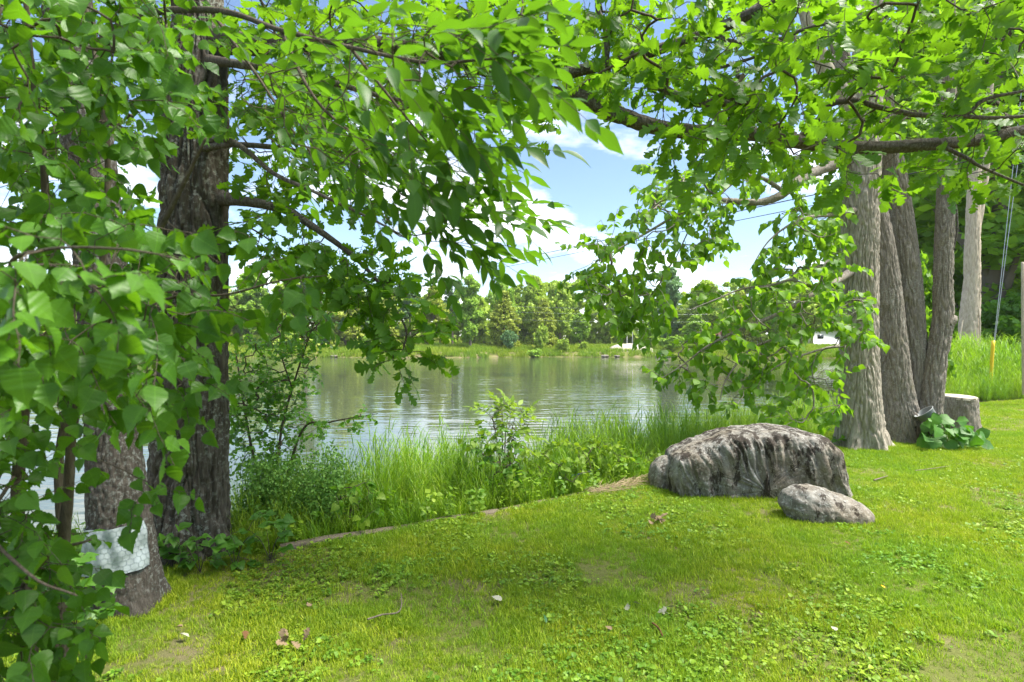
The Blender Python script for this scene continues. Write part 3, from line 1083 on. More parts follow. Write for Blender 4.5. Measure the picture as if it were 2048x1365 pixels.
# ================================================================== leafy sapling close on the left
SAP_BASE = np.array([-1.68, 2.0, 0.0])
sap = empty('birch_sapling', SAP_BASE, 'leafy many-stemmed birch sapling crowding the near edge of the lawn', 'tree')
SAP_STEMS = [
    [(-1.70, 2.05, -.03, .030), (*P(60, 1300, 2.05), .028), (*P(35, 1000, 2.0), .024), (*P(60, 700, 1.9), .019), (*P(90, 400, 1.8), .014), (*P(60, 100, 1.75), .010), (*P(30, -250, 1.7), .005)],
    [(-1.60, 1.90, -.03, .028), (*P(110, 1250, 1.95), .024), (*P(135, 1000, 1.9), .020), (*P(150, 830, 1.85), .016), (*P(215, 640, 1.72), .012), (*P(330, 440, 1.6), .009), (*P(410, 280, 1.5), .005)],
    [(-1.78, 2.20, -.03, .030), (*P(130, 1200, 2.25), .026), (*P(120, 900, 2.25), .020), (*P(190, 640, 2.2), .016), (*P(215, 300, 2.2), .012), (*P(170, 0, 2.2), .008), (*P(150, -200, 2.2), .005)],
    [(-1.55, 1.95, -.03, .020), (*P(40, 1250, 1.7), .015), (*P(90, 1120, 1.5), .010), (*P(180, 1080, 1.4), .006)],
    [(*P(190, 690, 1.76), .010), (*P(330, 600, 1.68), .008), (*P(450, 590, 1.62), .006), (*P(560, 562, 1.62), .005), (*P(650, 552, 1.66), .003)],
    [(*P(60, 640, 1.88), .011), (*P(20, 540, 1.3), .009), (*P(90, 500, 1.0), .006), (*P(260, 500, .9), .004), (*P(360, 520, .92), .003)],
    [(*P(30, 950, 2.0), .011), (*P(-20, 1050, 1.5), .009), (*P(60, 1150, 1.25), .006), (*P(150, 1190, 1.2), .004)],
]
g = Grower(31)
g.jit = .003
for k, L in enumerate(SAP_STEMS):
    rows = np.array(L)
    rows[:, 3] *= .85 if k < 3 else .55
    g.limb(rows)
    limb_part(sap, rows, M_TWIG, ns=9, amp=.0015, seed=k + 50, name='stem' if k < 4 else 'branch')
for poly, n_, d0, d1 in [
    ([(-120, -60), (350, -60), (390, 200), (280, 290), (180, 420), (-120, 460)], 230, 1.45, 2.7),
    ([(-120, 420), (220, 430), (390, 490), (410, 590), (370, 690), (290, 810), (100, 820), (-120, 880)], 175, 1.2, 2.3),
    ([(-40, 440), (250, 470), (320, 540), (240, 600), (80, 600), (-40, 580)], 7, .80, 1.0),
    ([(-140, 880), (50, 880), (95, 1040), (120, 1150), (170, 1365), (-140, 1365)], 160, 1.4, 2.2),
    ([(470, 500), (600, 520), (650, 545), (610, 580), (520, 620), (470, 620)], 10, 1.5, 1.75),
    ([(350, 690), (430, 790), (410, 830), (310, 820)], 6, 1.5, 1.8),
    ([(230, 930), (330, 930), (340, 980), (280, 1010)], 3, 1.6, 1.9),
]:
    tg = region(g, poly, n_, d0, d1)
    for p, d, k, node in g.colonize(tg, wig=.10, sag=.10):
        g.spray(p, d * .9 + np.array([.2, -.05, -.05]) + g.r.normal(0, .3, 3), g.r.uniform(.12, .20), int(g.r.integers(6, 10)), .058, droop=.85, jit=.50, flat=.6, petiole=.22, tilt_cam=.28)
link('twigs', g.twig_mesh('twigs', M_TWIG, .0010, .0055, expo=.36, r_free=.0009), sap, kind='stuff')
pos, B, size = g.leaves()
place_leaves(sap, 'sapling_leaf', SH_BIRCH, M_SAPLING, pos, B, size, tints(pos, g.r), g.r)

# ================================================================== basswood on the right
LI_BASE = np.array([5.22, 8.55, 0.0])
lind = empty('basswood_tree', LI_BASE, 'straight pale barked basswood with low leafy boughs reaching over the water', 'tree')
li_rows = rows_px([(1728, 935, 8.55, .30), (1724, 880, 8.55, .292), (1719, 800, 8.55, .288), (1718, 700, 8.55, .262), (1720, 600, 8.55, .246), (1720, 450, 8.55, .256), (1722, 360, 8.55, .258),
                   (1728, 230, 8.55, .24), (1735, 100, 8.55, .20), (1737, -60, 8.55, .17), (1740, -350, 8.6, .12), (1745, -600, 8.6, .06)])
link('trunk', trunk_mesh('trunk', li_rows, M_LINDEN_BARK, ns=220, step=.026, fx=17, fz=1.8, amp=.026, lumps=.015, flare=.48, flare_h=.27, lobes=5, seed=8), lind)
LI_LIMBS = [
    [(1722, 250, 8.55, .16), (1690, 195, 8.5, .13), (1655, 150, 8.45, .12), (1630, 90, 8.4, .11), (1612, 30, 8.35, .09), (1590, -60, 8.3, .07), (1560, -200, 8.2, .03)],
    [(1700, 318, 8.5, .095), (1640, 340, 8.2, .080), (1590, 368, 8.0, .070), (1560, 392, 7.9, .058), (1515, 405, 7.85, .048), (1425, 402, 7.75, .038), (1371, 421, 7.7, .026), (1300, 462, 7.6, .016), (1200, 520, 7.5, .008)],
    [(1570, 385, 7.92, .034), (1523, 356, 7.9, .028), (1484, 354, 7.85, .024), (1437, 392, 7.8, .018), (1390, 440, 7.7, .012), (1350, 520, 7.6, .007)],
    [(1420, 270, 7.9, .014), (1402, 302, 7.85, .016), (1378, 350, 7.8, .014), (1369, 421, 7.72, .010)],
    [(1700, 545, 8.4, .060), (1670, 565, 8.1, .046), (1640, 580, 7.9, .040), (1581, 616, 7.75, .034), (1530, 640, 7.65, .027), (1482, 659, 7.6, .022), (1416, 692, 7.5, .015), (1369, 728, 7.45, .010), (1310, 765, 7.4, .004)],
    [(1640, 580, 7.9, .028), (1600, 566, 7.75, .022), (1581, 560, 7.7, .020), (1541, 571, 7.6, .016), (1486, 578, 7.55, .013), (1430, 600, 7.5, .010), (1380, 620, 7.45, .006)],
    [(1581, 616, 7.75, .022), (1563, 668, 7.6, .020), (1500, 700, 7.45, .016), (1453, 758, 7.35, .011), (1440, 800, 7.3, .005)],
    [(1695, 690, 8.4, .028), (1640, 700, 8.0, .018), (1560, 730, 7.8, .012), (1500, 780, 7.7, .006)],
    [(1715, 420, 8.45, .05), (1660, 430, 8.0, .032), (1600, 440, 7.8, .022), (1540, 480, 7.7, .012), (1500, 540, 7.6, .006)],
    [(1735, 60, 8.55, .09), (1800, -20, 8.2, .06), (1900, -60, 7.9, .035), (2020, -70, 7.7, .012)],
    [(1730, 180, 8.55, .08), (1640, 100, 9.0, .05), (1540, 60, 9.4, .03), (1440, 50, 9.8, .012)],
]
g = Grower(41)
g.limb(li_rows[4:])
for k, L in enumerate(LI_LIMBS):
    rows = rows_px(L)
    g.limb(rows)
    big = rows[:, 3].max()
    limb_part(lind, rows, M_LINDEN_BARK if k == 0 else M_STEM_BARK, ns=24 if big > .06 else 12, amp=.008 if big > .06 else .003, seed=k + 60)
for poly, n_, d0, d1 in [
    ([(1120, 540), (1150, 480), (1260, 440), (1300, 350), (1420, 350), (1470, 410), (1470, 470), (1390, 510), (1330, 560), (1340, 630), (1300, 670), (1260, 690), (1210, 620), (1140, 560)], 150, 7.0, 8.0),
    ([(1500, 545), (1540, 470), (1560, 410), (1690, 400), (1690, 530), (1570, 555)], 55, 7.3, 8.3),
    ([(1300, 765), (1350, 680), (1400, 570), (1520, 550), (1690, 540), (1740, 610), (1735, 680), (1690, 710), (1680, 820), (1600, 860), (1530, 830), (1400, 780)], 175, 6.9, 8.2),
    ([(1300, 340), (1480, 310), (1680, 330), (1680, 400), (1480, 380), (1330, 370)], 60, 7.4, 8.6),
    ([(1380, -60), (2100, -60), (2100, 300), (1700, 300), (1480, 280), (1330, 200)], 85, 8.0, 10.5),
    ([(1250, -500), (2200, -500), (2200, -60), (1250, -60)], 30, 7.5, 10.0),
    ([(1640, 560), (1745, 590), (1740, 670), (1660, 660)], 14, 7.0, 7.9),
]:
    tg = region(g, poly, n_, d0, d1)
    for p, d, k, node in g.colonize(tg, wig=.10, sag=.08):
        g.spray(p, d * .8 + np.array([-.15, 0, -.25]) + g.r.normal(0, .35, 3), g.r.uniform(.22, .36), int(g.r.integers(7, 12)), .112, droop=.9, jit=.45, flat=.7, petiole=.25)
link('twigs', g.twig_mesh('twigs', M_STEM_BARK, .0035, .026, r_free=.0022), lind, kind='stuff')
pos, B, size = g.leaves()
place_leaves(lind, 'basswood_leaf', SH_LIND, M_LINDEN, pos, B, size, tints(pos, g.r), g.r)

# ================================================================== three-stemmed clump beside it
CL_BASE = np.array([6.95, 9.05, 0.0])
clump = empty('clump_tree', CL_BASE, 'three grey trunks leaning apart from one rooted base beside the basswood', 'tree')
CL = [
    [(1818, 925, 9.05, .27), (1812, 880, 9.05, .262), (1800, 830, 9.05, .248), (1786, 720, 9.05, .225), (1773, 573, 9.05, .20), (1752, 440, 9.08, .19), (1728, 330, 9.1, .18), (1690, 160, 9.15, .15), (1640, -60, 9.2, .11)],
    [(1838, 910, 9.2, .20), (1834, 850, 9.2, .195), (1829, 720, 9.22, .19), (1818, 573, 9.25, .19), (1810, 500, 9.25, .185), (1790, 358, 9.3, .175), (1765, 200, 9.3, .15), (1745, 40, 9.3, .12), (1730, -120, 9.3, .09)],
    [(1852, 915, 9.0, .18), (1856, 860, 9.0, .165), (1861, 811, 9.0, .158), (1873, 720, 9.0, .150), (1886, 640, 9.0, .150), (1886, 573, 9.0, .140), (1888, 500, 9.0, .135), (1894, 358, 9.0, .13), (1898, 200, 9.0, .10), (1899, 60, 9.0, .085), (1900, -100, 9.0, .06)],
]
for k, L in enumerate(CL):
    link('trunk', trunk_mesh('trunk', rows_px(L), M_STEM_BARK, ns=150, step=.028, fx=19, fz=2.0, amp=.022, lumps=.03, flare=.36 if k != 1 else 0, flare_h=.30, lobes=4, seed=k + 12), clump)
knot = rows_px([(1893, 648, 8.95, .10), (1903, 640, 8.95, .085), (1912, 634, 8.95, .03)])
link('knot', trunk_mesh('knot', knot, M_STEM_BARK, ns=24, step=.012, fx=20, fz=14, amp=.012, lumps=.12, seed=17), clump)
stub = rows_px([(1862, 925, 8.75, .20), (1861, 880, 8.75, .19), (1860, 852, 8.75, .19)])
link('rotten_stub', trunk_mesh('rotten_stub', stub, M_OAK_BARK, ns=60, step=.02, fx=20, fz=3, amp=.02, lumps=.08, seed=18), clump)
for k, L in enumerate([[(1770, 400, 9.1, .05), (1755, 395, 9.0, .03), (1740, 385, 8.9, .02)], [(1894, 420, 9.0, .03), (1908, 400, 8.9, .018), (1915, 450, 8.88, .014), (1908, 500, 8.9, .008)]]):
    limb_part(clump, rows_px(L), M_LIMB, ns=10, amp=.002, seed=k + 90)
g = Grower(45)
for L in CL:
    g.limb(rows_px(L[5:]))
for poly, n_, d0, d1 in [([(1560, -200), (2150, -200), (2150, 260), (1900, 300), (1700, 260), (1560, 120)], 60, 8.6, 11.5), ([(1400, -600), (2300, -600), (2300, -200), (1400, -200)], 50, 8.5, 11)]:
    tg = region(g, poly, n_, d0, d1)
    for p, d, k, node in g.colonize(tg, wig=.1, sag=.05):
        g.spray(p, d + g.r.normal(0, .35, 3), g.r.uniform(.25, .4), int(g.r.integers(7, 11)), .13, droop=.7, jit=.5, flat=.7, petiole=.25)
link('twigs', g.twig_mesh('twigs', M_TWIG, .004, .03, r_free=.0025), clump, kind='stuff')
pos, B, size = g.leaves()
place_leaves(clump, 'basswood_leaf', SH_LIND, M_LINDEN, pos, B, size, tints(pos, g.r), g.r, most=120)

# ------------------------------------------------------------------ stump and the metal pot
st = empty('tree_stump', (*P(1917, 870, 9.6)[:2], 0), 'grey sawn stump with a pale flat top beside the three trunks', 'stump')
sp = P(1917, 870, 9.6)
h_st = .66
rows = np.array([(sp[0] + .02, sp[1], -.08, .33), (sp[0] + .01, sp[1], .1, .295), (sp[0], sp[1], .4, .275), (sp[0], sp[1], h_st, .268)])
link('trunk', trunk_mesh('trunk', rows, M_STEM_BARK, ns=110, step=.02, fx=18, fz=2.6, amp=.018, lumps=.03, flare=.05, flare_h=.15, seed=25, cap=False), st)
m, n, l = new_mat('sawn_wood')
out = n.new("ShaderNodeOutputMaterial")
tc = n.new("ShaderNodeTexCoord")
wv_ = n.new("ShaderNodeTexWave")
wv_.wave_type = 'RINGS'
wv_.rings_direction = 'Z'
wv_.inputs['Scale'].default_value = 18
wv_.inputs['Distortion'].default_value = 2.5
l.new(tc.outputs['Object'], wv_.inputs['Vector'])
bs = n.new("ShaderNodeBsdfPrincipled")
l.new(mixc(n, l, wv_.outputs['Fac'], (0.42, 0.36, 0.27), (0.55, 0.49, 0.39)), bs.inputs['Base Color'])
bs.inputs['Roughness'].default_value = .9
l.new(bs.outputs[0], out.inputs[0])
M_SAWN = m
a = np.linspace(0, 2 * np.pi, 64, endpoint=False)
ring = np.stack([np.cos(a) * (.262 + .008 * np.sin(3 * a)), np.sin(a) * (.262 + .008 * np.sin(3 * a)), np.zeros(64)], -1)
v = np.vstack([ring + [0, 0, -.03], ring + [0, 0, .012 ], ring * .97 + [0, 0, .018], [[0, 0, .02]]])
i = np.arange(64)
j = (i + 1) % 64
o = link('sawn_top', mesh_from('sawn_top', v, [np.vstack([np.stack([i, j, j + 64, i + 64], -1), np.stack([i + 64, j + 64, j + 128, i + 128], -1)]), np.stack([i + 128, j + 128, np.full(64, 192)], -1)], M_SAWN), st, world_coords=False)
o.location = (0, 0, h_st)
o.rotation_euler = (math.radians(3), math.radians(2), 0)

M_ZINC = plain_mat('galvanised_metal', (0.26, 0.275, 0.27), .65, .25, .3, 14, .25)
prof = [(0, 0), (.085, 0), (.09, .005), (.118, .19), (.125, .193), (.128, .2), (.122, .204), (.114, .196), (.086, .012), (0, .01)]
ns = 40
a = np.linspace(0, 2 * np.pi, ns, endpoint=False)
v = np.array([(r_ * math.cos(x), r_ * math.sin(x), z_) for r_, z_ in prof for x in a])
ff = []
for k in range(len(prof) - 1):
    for q in range(ns):
        ff.append((k * ns + q, k * ns + (q + 1) % ns, (k + 1) * ns + (q + 1) % ns, (k + 1) * ns + q))
pot = link('metal_pot', mesh_from('metal_pot', v, np.array(ff), M_ZINC))
pot.location = tuple(P(1866, 845, 8.66))
pot.rotation_euler = (math.radians(-12), math.radians(-36), 0)
pot.scale = (1.15, 1.15, 1.0)
tag(pot, 'grey galvanised pot lying tipped on the rotten stub of the three trunks', 'pot')

# ------------------------------------------------------------------ plastic and wire guard on the leaning trunk
wr = catmull(wr_rows, .02)
zz = wr[:, 2]


def wr_at(z):
    k = [np.interp(z, zz, wr[:, c]) for c in range(4)]
    return np.array(k[:3]), k[3]


guard = empty('tree_guard', tuple(wr_at(.25)[0]), 'white plastic sheet under hexagonal chicken wire round the leaning trunk', 'tree guard')
gz0, gz1 = .235, .50
A0, A1 = math.radians(-140), math.radians(-14)    # wraps the camera side of the trunk


def guard_pt(u, w, off):
    ang = A0 + (A1 - A0) * u
    z = gz0 + (gz1 - gz0) * w + .025 * (u - .5) + .03 * max(0.0, .25 - u) * (w - .5)
    c, r_ = wr_at(z)
    R = r_ + .012 + off + .004 * math.sin(u * 17 + w * 5) + .005 * math.sin(u * 9 - w * 11 + 1) + .004 * math.sin(u * 31 + w * 3) + .05 * math.exp(-max(z, 0) / .12)
    return c + np.array([math.cos(ang) * R, math.sin(ang) * R, 0])


nu, nw = 60, 14
v = np.array([guard_pt(x, y, 0) for y in np.linspace(0, 1, nw) for x in np.linspace(0, 1, nu)])
v2 = np.array([guard_pt(x, y, -.003) for y in np.linspace(0, 1, nw) for x in np.linspace(0, 1, nu)])
idx = (np.arange(nw - 1)[:, None] * nu + np.arange(nu - 1)[None])
q = np.stack([idx, idx + 1, idx + nu + 1, idx + nu], -1).reshape(-1, 4)
M_PLAST = plain_mat('white_plastic', (0.30, 0.345, 0.35), .3, 0, .12, 30, .3, .5)
link('plastic_sheet', mesh_from('plastic_sheet', np.vstack([v, v2]), np.vstack([q, q[:, ::-1] + len(v)]), M_PLAST), guard)
M_WIRE = plain_mat('wire', (0.20, 0.24, 0.25), .6, .3, .2, 50, 0)
acc = Acc()
arc = (A1 - A0) * .19
hexw = .034
cols = int(arc / hexw)
rows_n = int((gz1 - gz0) / (hexw * .866))
du, dw = 1.0 / cols, 1.0 / rows_n
for rI in range(rows_n + 1):
    for cI in range(cols + 1):
        cu, cw = (cI + .5 * (rI % 2)) * du, rI * dw
        pt = lambda a_, b_: guard_pt(min(1, max(0, cu + a_ * du)), min(1, max(0, cw + b_ * dw)), .003)
        for (a_, b_), (c_, d_) in (((0, -.62), (.5, -.36)), ((.5, -.36), (.5, .36)), ((0, -.62), (-.5, -.36))):
            p0, p1 = pt(a_, b_), pt(c_, d_)
            if np.linalg.norm(p1 - p0) > .004:
                v, f = tube_arrays(np.array([p0, p1]), np.array([.0007, .0007]), 4)
                acc.add(v, f)
link('wire_mesh', acc.mesh('wire_mesh', M_WIRE), guard, kind='stuff')

# ------------------------------------------------------------------ boulders
m, n, l = new_mat('lichen_rock')
out = n.new("ShaderNodeOutputMaterial")
tc = n.new("ShaderNodeTexCoord")
mp = n.new("ShaderNodeMapping")
mp.inputs['Scale'].default_value = (1, 1, .35)
l.new(tc.outputs['Object'], mp.inputs[0])
a1 = nz(n, l, mp.outputs[0], 9, 7, .65, .3)
a2 = nz(n, l, tc.outputs['Object'], 34, 6, .7)
mp3 = n.new("ShaderNodeMapping")
mp3.inputs['Rotation'].default_value = (0, math.radians(-20), 0)
mp3.inputs['Scale'].default_value = (1.25, 1, .5)
l.new(tc.outputs['Object'], mp3.inputs[0])
a3 = nz(n, l, mp3.outputs[0], 7.5, 7, .75, .15)
a4 = nz(n, l, tc.outputs['Object'], 2.4, 3)
col = ramp(n, l, a1, [(.28, (.085, .074, .060)), (.5, (.185, .172, .150)), (.7, (.32, .305, .275))])
col = mixc(n, l, mth(n, l, 'MULTIPLY', ramp(n, l, a2, [(.52, (0, 0, 0)), (.62, (1, 1, 1))]), .55), col, (.44, .44, .42))
# dark moss and lichen crust lies on the top half
geo = n.new("ShaderNodeNewGeometry")
sx = n.new("ShaderNodeSeparateXYZ")
l.new(geo.outputs['Position'], sx.inputs[0])
hi = n.new("ShaderNodeMapRange")
hi.inputs[1].default_value, hi.inputs[2].default_value = .15, .8
l.new(sx.outputs[2], hi.inputs[0])
fac = mth(n, l, 'ADD', a3, mth(n, l, 'MULTIPLY', hi.outputs[0], .10))
crust = ramp(n, l, fac, [(.555, (0, 0, 0)), (.59, (1, 1, 1))])
col = mixc(n, l, mth(n, l, 'MULTIPLY', crust, .88), col, (.030, .022, .017))
grn = ramp(n, l, a4, [(.42, (0, 0, 0)), (.62, (1, 1, 1))])
col = mixc(n, l, mth(n, l, 'MULTIPLY', grn, .55), col, mixc(n, l, 1.0, col, (.72, .58, .40), 'MULTIPLY'))
bs = n.new("ShaderNodeBsdfPrincipled")
l.new(col, bs.inputs['Base Color'])
bs.inputs['Roughness'].default_value = .9
bs.inputs['Specular IOR Level'].default_value = .2
bp = n.new("ShaderNodeBump")
bp.inputs['Strength'].default_value = .9
bp.inputs['Distance'].default_value = .02
l.new(mth(n, l, 'ADD', mth(n, l, 'MULTIPLY', a2, .6), a1), bp.inputs['Height'])
l.new(bp.outputs[0], bs.inputs['Normal'])
l.new(bs.outputs[0], out.inputs[0])
M_ROCK = m


def boulder(name, outline, thick, flutes=0.0, fdir=(1, .35), seed=0, nu=220, nv=90, expo=2.6, rough=.03, lean=0.0):
    """outline: closed list of (x,z) in metres; inflated through the depth y"""
    ol = np.array(outline, float)
    ol = np.vstack([ol, ol[:1]])
    s = np.concatenate([[0], np.cumsum(np.linalg.norm(np.diff(ol, axis=0), axis=1))])
    u = np.linspace(0, s[-1], nu, endpoint=False)
    ox, oz = np.interp(u, s, ol[:, 0]), np.interp(u, s, ol[:, 1])
    for _ in range(1):
        ox = .25 * np.roll(ox, 1) + .5 * ox + .25 * np.roll(ox, -1)
        oz = .25 * np.roll(oz, 1) + .5 * oz + .25 * np.roll(oz, -1)
    cx, cz = (ox.max() + ox.min()) / 2, oz.min() + .42 * (oz.max() - oz.min())
    ph = np.linspace(-np.pi / 2, np.pi / 2, nv)
    sc_ = np.sign(np.cos(ph)) * np.abs(np.cos(ph)) ** (2 / expo)
    yy = np.sign(np.sin(ph)) * np.abs(np.sin(ph)) ** (2 / expo)
    X = cx + (ox - cx)[None] * sc_[:, None]
    Z = cz + (oz - cz)[None] * sc_[:, None]
    Y = (yy[:, None] * thick) * np.ones(nu)[None]
    Y = Y + lean * (Z - cz)
    p = np.stack([X, Y, Z], -1)
    du_ = np.roll(p, -1, 1) - np.roll(p, 1, 1)
    dv_ = np.gradient(p, axis=0)
    nrm = norm(np.cross(du_, dv_))
    c = np.array([cx, 0, cz])
    nrm *= np.sign(np.sum(nrm * (p - c), -1, keepdims=True) + 1e-9)
    off = seed * 5.7
    d = rough * fbm(p * 3.2 + off, 4) + rough * .35 * fbm(p * 14 + off, 3)
    if flutes:
        w = X * fdir[0] + Z * fdir[1]
        q = np.stack([w * 9.5 + .9 * perlin(p * 2.3 + off), np.zeros_like(w), Z * 1.0], -1)
        fl = perlin(q + off)
        q2 = np.stack([w * 24.0 + 1.2 * perlin(p * 3.1 + off + 4), np.ones_like(w) * 3.3, Z * 1.6], -1)
        fl2 = perlin(q2 + off)
        face = sstep(.35, .8, np.abs(nrm[..., 1])) * .85 + .15
        flutes = flutes * face
        d = d - flutes * (1 - np.minimum(np.abs(fl) * 2.4, 1)) ** 1.3 - flutes * .5 * (1 - np.minimum(np.abs(fl2) * 2.4, 1)) ** 1.3 + flutes * .35
    p = p + nrm * d[..., None]
    i = np.arange(nv - 1)[:, None] * nu
    j = np.arange(nu)[None]
    k = (j + 1) % nu
    f = np.stack([i + j, i + k, i + nu + k, i + nu + j], -1).reshape(-1, 4)
    return link(name, mesh_from(name, p.reshape(-1, 3), f, M_ROCK))


def px_outline(pts, d, cx, z0=0):
    return [((x - cx) / F * d, CAMZ - (y - 682.5) / F * d) for x, y in pts]


BD = 6.15
ol = px_outline([(1338, 985), (1334, 945), (1342, 912), (1352, 903), (1400, 884), (1448, 862), (1500, 857), (1548, 851), (1594, 858), (1628, 868), (1634, 878), (1652, 888), (1660, 925),
                 (1674, 975), (1672, 1010), (1600, 1040), (1500, 1040), (1400, 1020)], BD, 1500)
b1 = boulder('boulder', ol, .44, .036, (1, .34), 3, 340, 160, 6.0, .022, -.06)
b1.location = (P(1500, 900, BD)[0], BD, 0)
b1.rotation_euler = (0, 0, math.radians(-6))
tag(b1, 'large grey fluted boulder with dark lichen on the lawn edge', 'boulder')
ol = px_outline([(1302, 985), (1300, 955), (1308, 930), (1325, 914), (1340, 912), (1352, 930), (1358, 965), (1352, 1000), (1320, 1005)], 6.3, 1330)
b3 = boulder('boulder', ol, .22, .012, (1, .2), 6, 90, 50, 2.6, .02)
b3.location = (P(1330, 950, 6.3)[0], 6.3, 0)
tag(b3, 'small brown rock wedged against the low end of the fluted boulder', 'boulder')
ol = px_outline([(1562, 1010), (1570, 985), (1600, 973), (1640, 974), (1680, 988), (1715, 1004), (1734, 1022), (1736, 1042), (1715, 1062), (1640, 1062), (1585, 1040)], 5.12, 1650)
b2 = boulder('boulder', ol, .22, .0, (1, 0), 9, 160, 80, 2.2, .022)
b2.location = (P(1650, 1000, 5.12)[0], 5.12, 0)
b2.rotation_euler = (0, 0, math.radians(-10))
tag(b2, 'low rounded grey boulder lying in front of the fluted one', 'boulder')

# ------------------------------------------------------------------ timber edging of the lawn
M_TIMBER = bark_mat('weathered_timber', (.10, .082, .062), (.17, .142, .108), (.25, .212, .165), None, 0, 3.0)
edging = empty('lawn_edging', (-1.0, 4.9, 0), 'weathered timber boards edging the lawn above the bank', 'edging')
for (xa, xb) in ((-1.80, -.98), (-.95, -.12), (-.09, .55), (.58, 1.15)):
    ya, yb = [float(np.interp(x, EDGE[:, 0], EDGE[:, 1])) for x in (xa, xb)]
    rows = []
    nseg = 14
    vv = []
    for t in np.linspace(0, 1, nseg):
        x, y = xa + (xb - xa) * t, ya + (yb - ya) * t
        dx, dy = norm(np.array([xb - xa, yb - ya]))
        hz = .014 + .010 * perlin(np.array([[x * 3, y * 3, 2.0]]))[0] - .02 * abs(t - .5)
        for wd, zz_ in ((-.045, -.10), (-.045, hz), (-.038, hz + .006), (.038, hz + .006), (.045, hz), (.045, -.10)):
            wd2 = wd + .006 * perlin(np.array([[x * 5, wd * 90, 7.0]]))[0]
            vv.append((x - dy * wd2, y + dx * wd2, zz_))
    vv = np.array(vv)
    i = np.arange(nseg - 1)[:, None] * 6
    j = np.arange(6)[None]
    f = np.stack([i + j, i + (j + 1) % 6, i + 6 + (j + 1) % 6, i + 6 + j], -1).reshape(-1, 4)
    caps = np.array([[5, 4, 3, 2], [5, 2, 1, 0], [(nseg - 1) * 6 + c for c in (0, 1, 2, 3)], [(nseg - 1) * 6 + c for c in (0, 3, 4, 5)]])
    link('plank', mesh_from('plank', vv, np.vstack([f, caps]), M_TIMBER, False), edging)

# ================================================================== shrubs and plants on the bank


def gz(x, y):
    return float(height(np.array([x]), np.array([y]))[0])


def shrub(name, label, cat, base, stems, regs, leaf, key, shapes, mat, seed, spray_kw, most=120, group=None, twig=(.0018, .012)):
    root = empty(name, base, label, cat, group)
    g = Grower(seed)
    for k, rows in enumerate(stems):
        rows = np.array(rows)
        g.limb(rows)
        limb_part(root, rows, M_TWIG, ns=8, amp=.001, seed=seed + k, name='stem', step=.05)
    for poly, n_, d0, d1 in regs:
        tg = region(g, poly, n_, d0, d1)
        for p, d, k, node in g.colonize(tg, wig=.10, sag=.05):
            kw = dict(spray_kw)
            L = kw.pop('L')
            nl = kw.pop('n')
            g.spray(p, d + np.array([0, 0, .1]) + g.r.normal(0, .3, 3), g.r.uniform(*L), int(g.r.integers(*nl)), leaf, **kw)
    link('twigs', g.twig_mesh('twigs', M_TWIG, *twig, r_free=.001), root, kind='stuff')
    pos, B, size = g.leaves()
    place_leaves(root, key, shapes, mat, pos, B, size, tints(pos, g.r), g.r, most=most, crown_name='crown')
    return root


HB = np.array([-2.25, 5.35, gz(-2.25, 5.35)])
shrub('hawthorn_shrub', 'open small-leaved shrub standing against the water beside the oak trunk', 'shrub', HB,
      [[(*HB, .02), (*P(560, 880, 5.3), .014), (*P(590, 760, 5.3), .010), (*P(630, 640, 5.3), .006), (*P(650, 570, 5.3), .003)],
       [(*HB, .018), (*P(500, 880, 5.4), .013), (*P(480, 760, 5.4), .009), (*P(470, 690, 5.4), .004)],
       [(*HB, .016), (*P(600, 870, 5.2), .011), (*P(660, 845, 5.1), .008), (*P(755, 828, 5.0), .003)],
       [(*P(585, 780, 5.3), .008), (*P(560, 690, 5.3), .006), (*P(580, 600, 5.3), .003)],
       [(*P(620, 665, 5.3), .006), (*P(680, 610, 5.3), .004), (*P(745, 590, 5.3), .002)]],
      [([(460, 690), (520, 680), (585, 610), (650, 560), (645, 640), (625, 740), (600, 820), (640, 850), (570, 940), (460, 950)], 340, 4.95, 5.6),
       ([(620, 580), (740, 585), (740, 600), (640, 620)], 9, 5.2, 5.4),
       ([(620, 840), (760, 822), (765, 840), (640, 870)], 14, 4.95, 5.2)],
      .042, 'small_leaf', SH_SMALL, M_SHRUB, 61, dict(L=(.10, .2), n=(7, 12), droop=.3, jit=.55, flat=.6, petiole=.15), most=60)

SB = np.array([*P(1010, 900, 6.55)[:2], 0])
SB[2] = gz(SB[0], SB[1])
root = empty('sumac_plant', SB, 'light green feathery-leaved plant rising from the tall bank grass', 'plant')
g = Grower(63)
for k, tx in enumerate((985, 1005, 1030, 1015)):
    rows = np.array([(*SB, .010), (*P(1005 + (tx - 1005) * .5, 890, 6.5), .007), (*P(tx, 835, 6.5), .004)])
    g.limb(rows)
    limb_part(root, rows, M_TWIG, ns=7, amp=.001, seed=k, name='stem', step=.05)
for p, d, k, node in g.colonize(region(g, [(970, 835), (1010, 812), (1060, 828), (1070, 890), (975, 900)], 36, 6.0, 6.5)):
    g.compound(p, d * .3 + g.r.normal(0, .6, 3) + np.array([0, 0, .3]), .26, 4, .10, droop=.6)
link('twigs', g.twig_mesh('twigs', M_TWIG, .002, .008), root, kind='stuff')
pos, B, size = g.leaves()
place_leaves(root, 'sumac_leaflet', SH_ASH, M_LIME, pos, B, size, tints(pos, g.r), g.r, most=60)

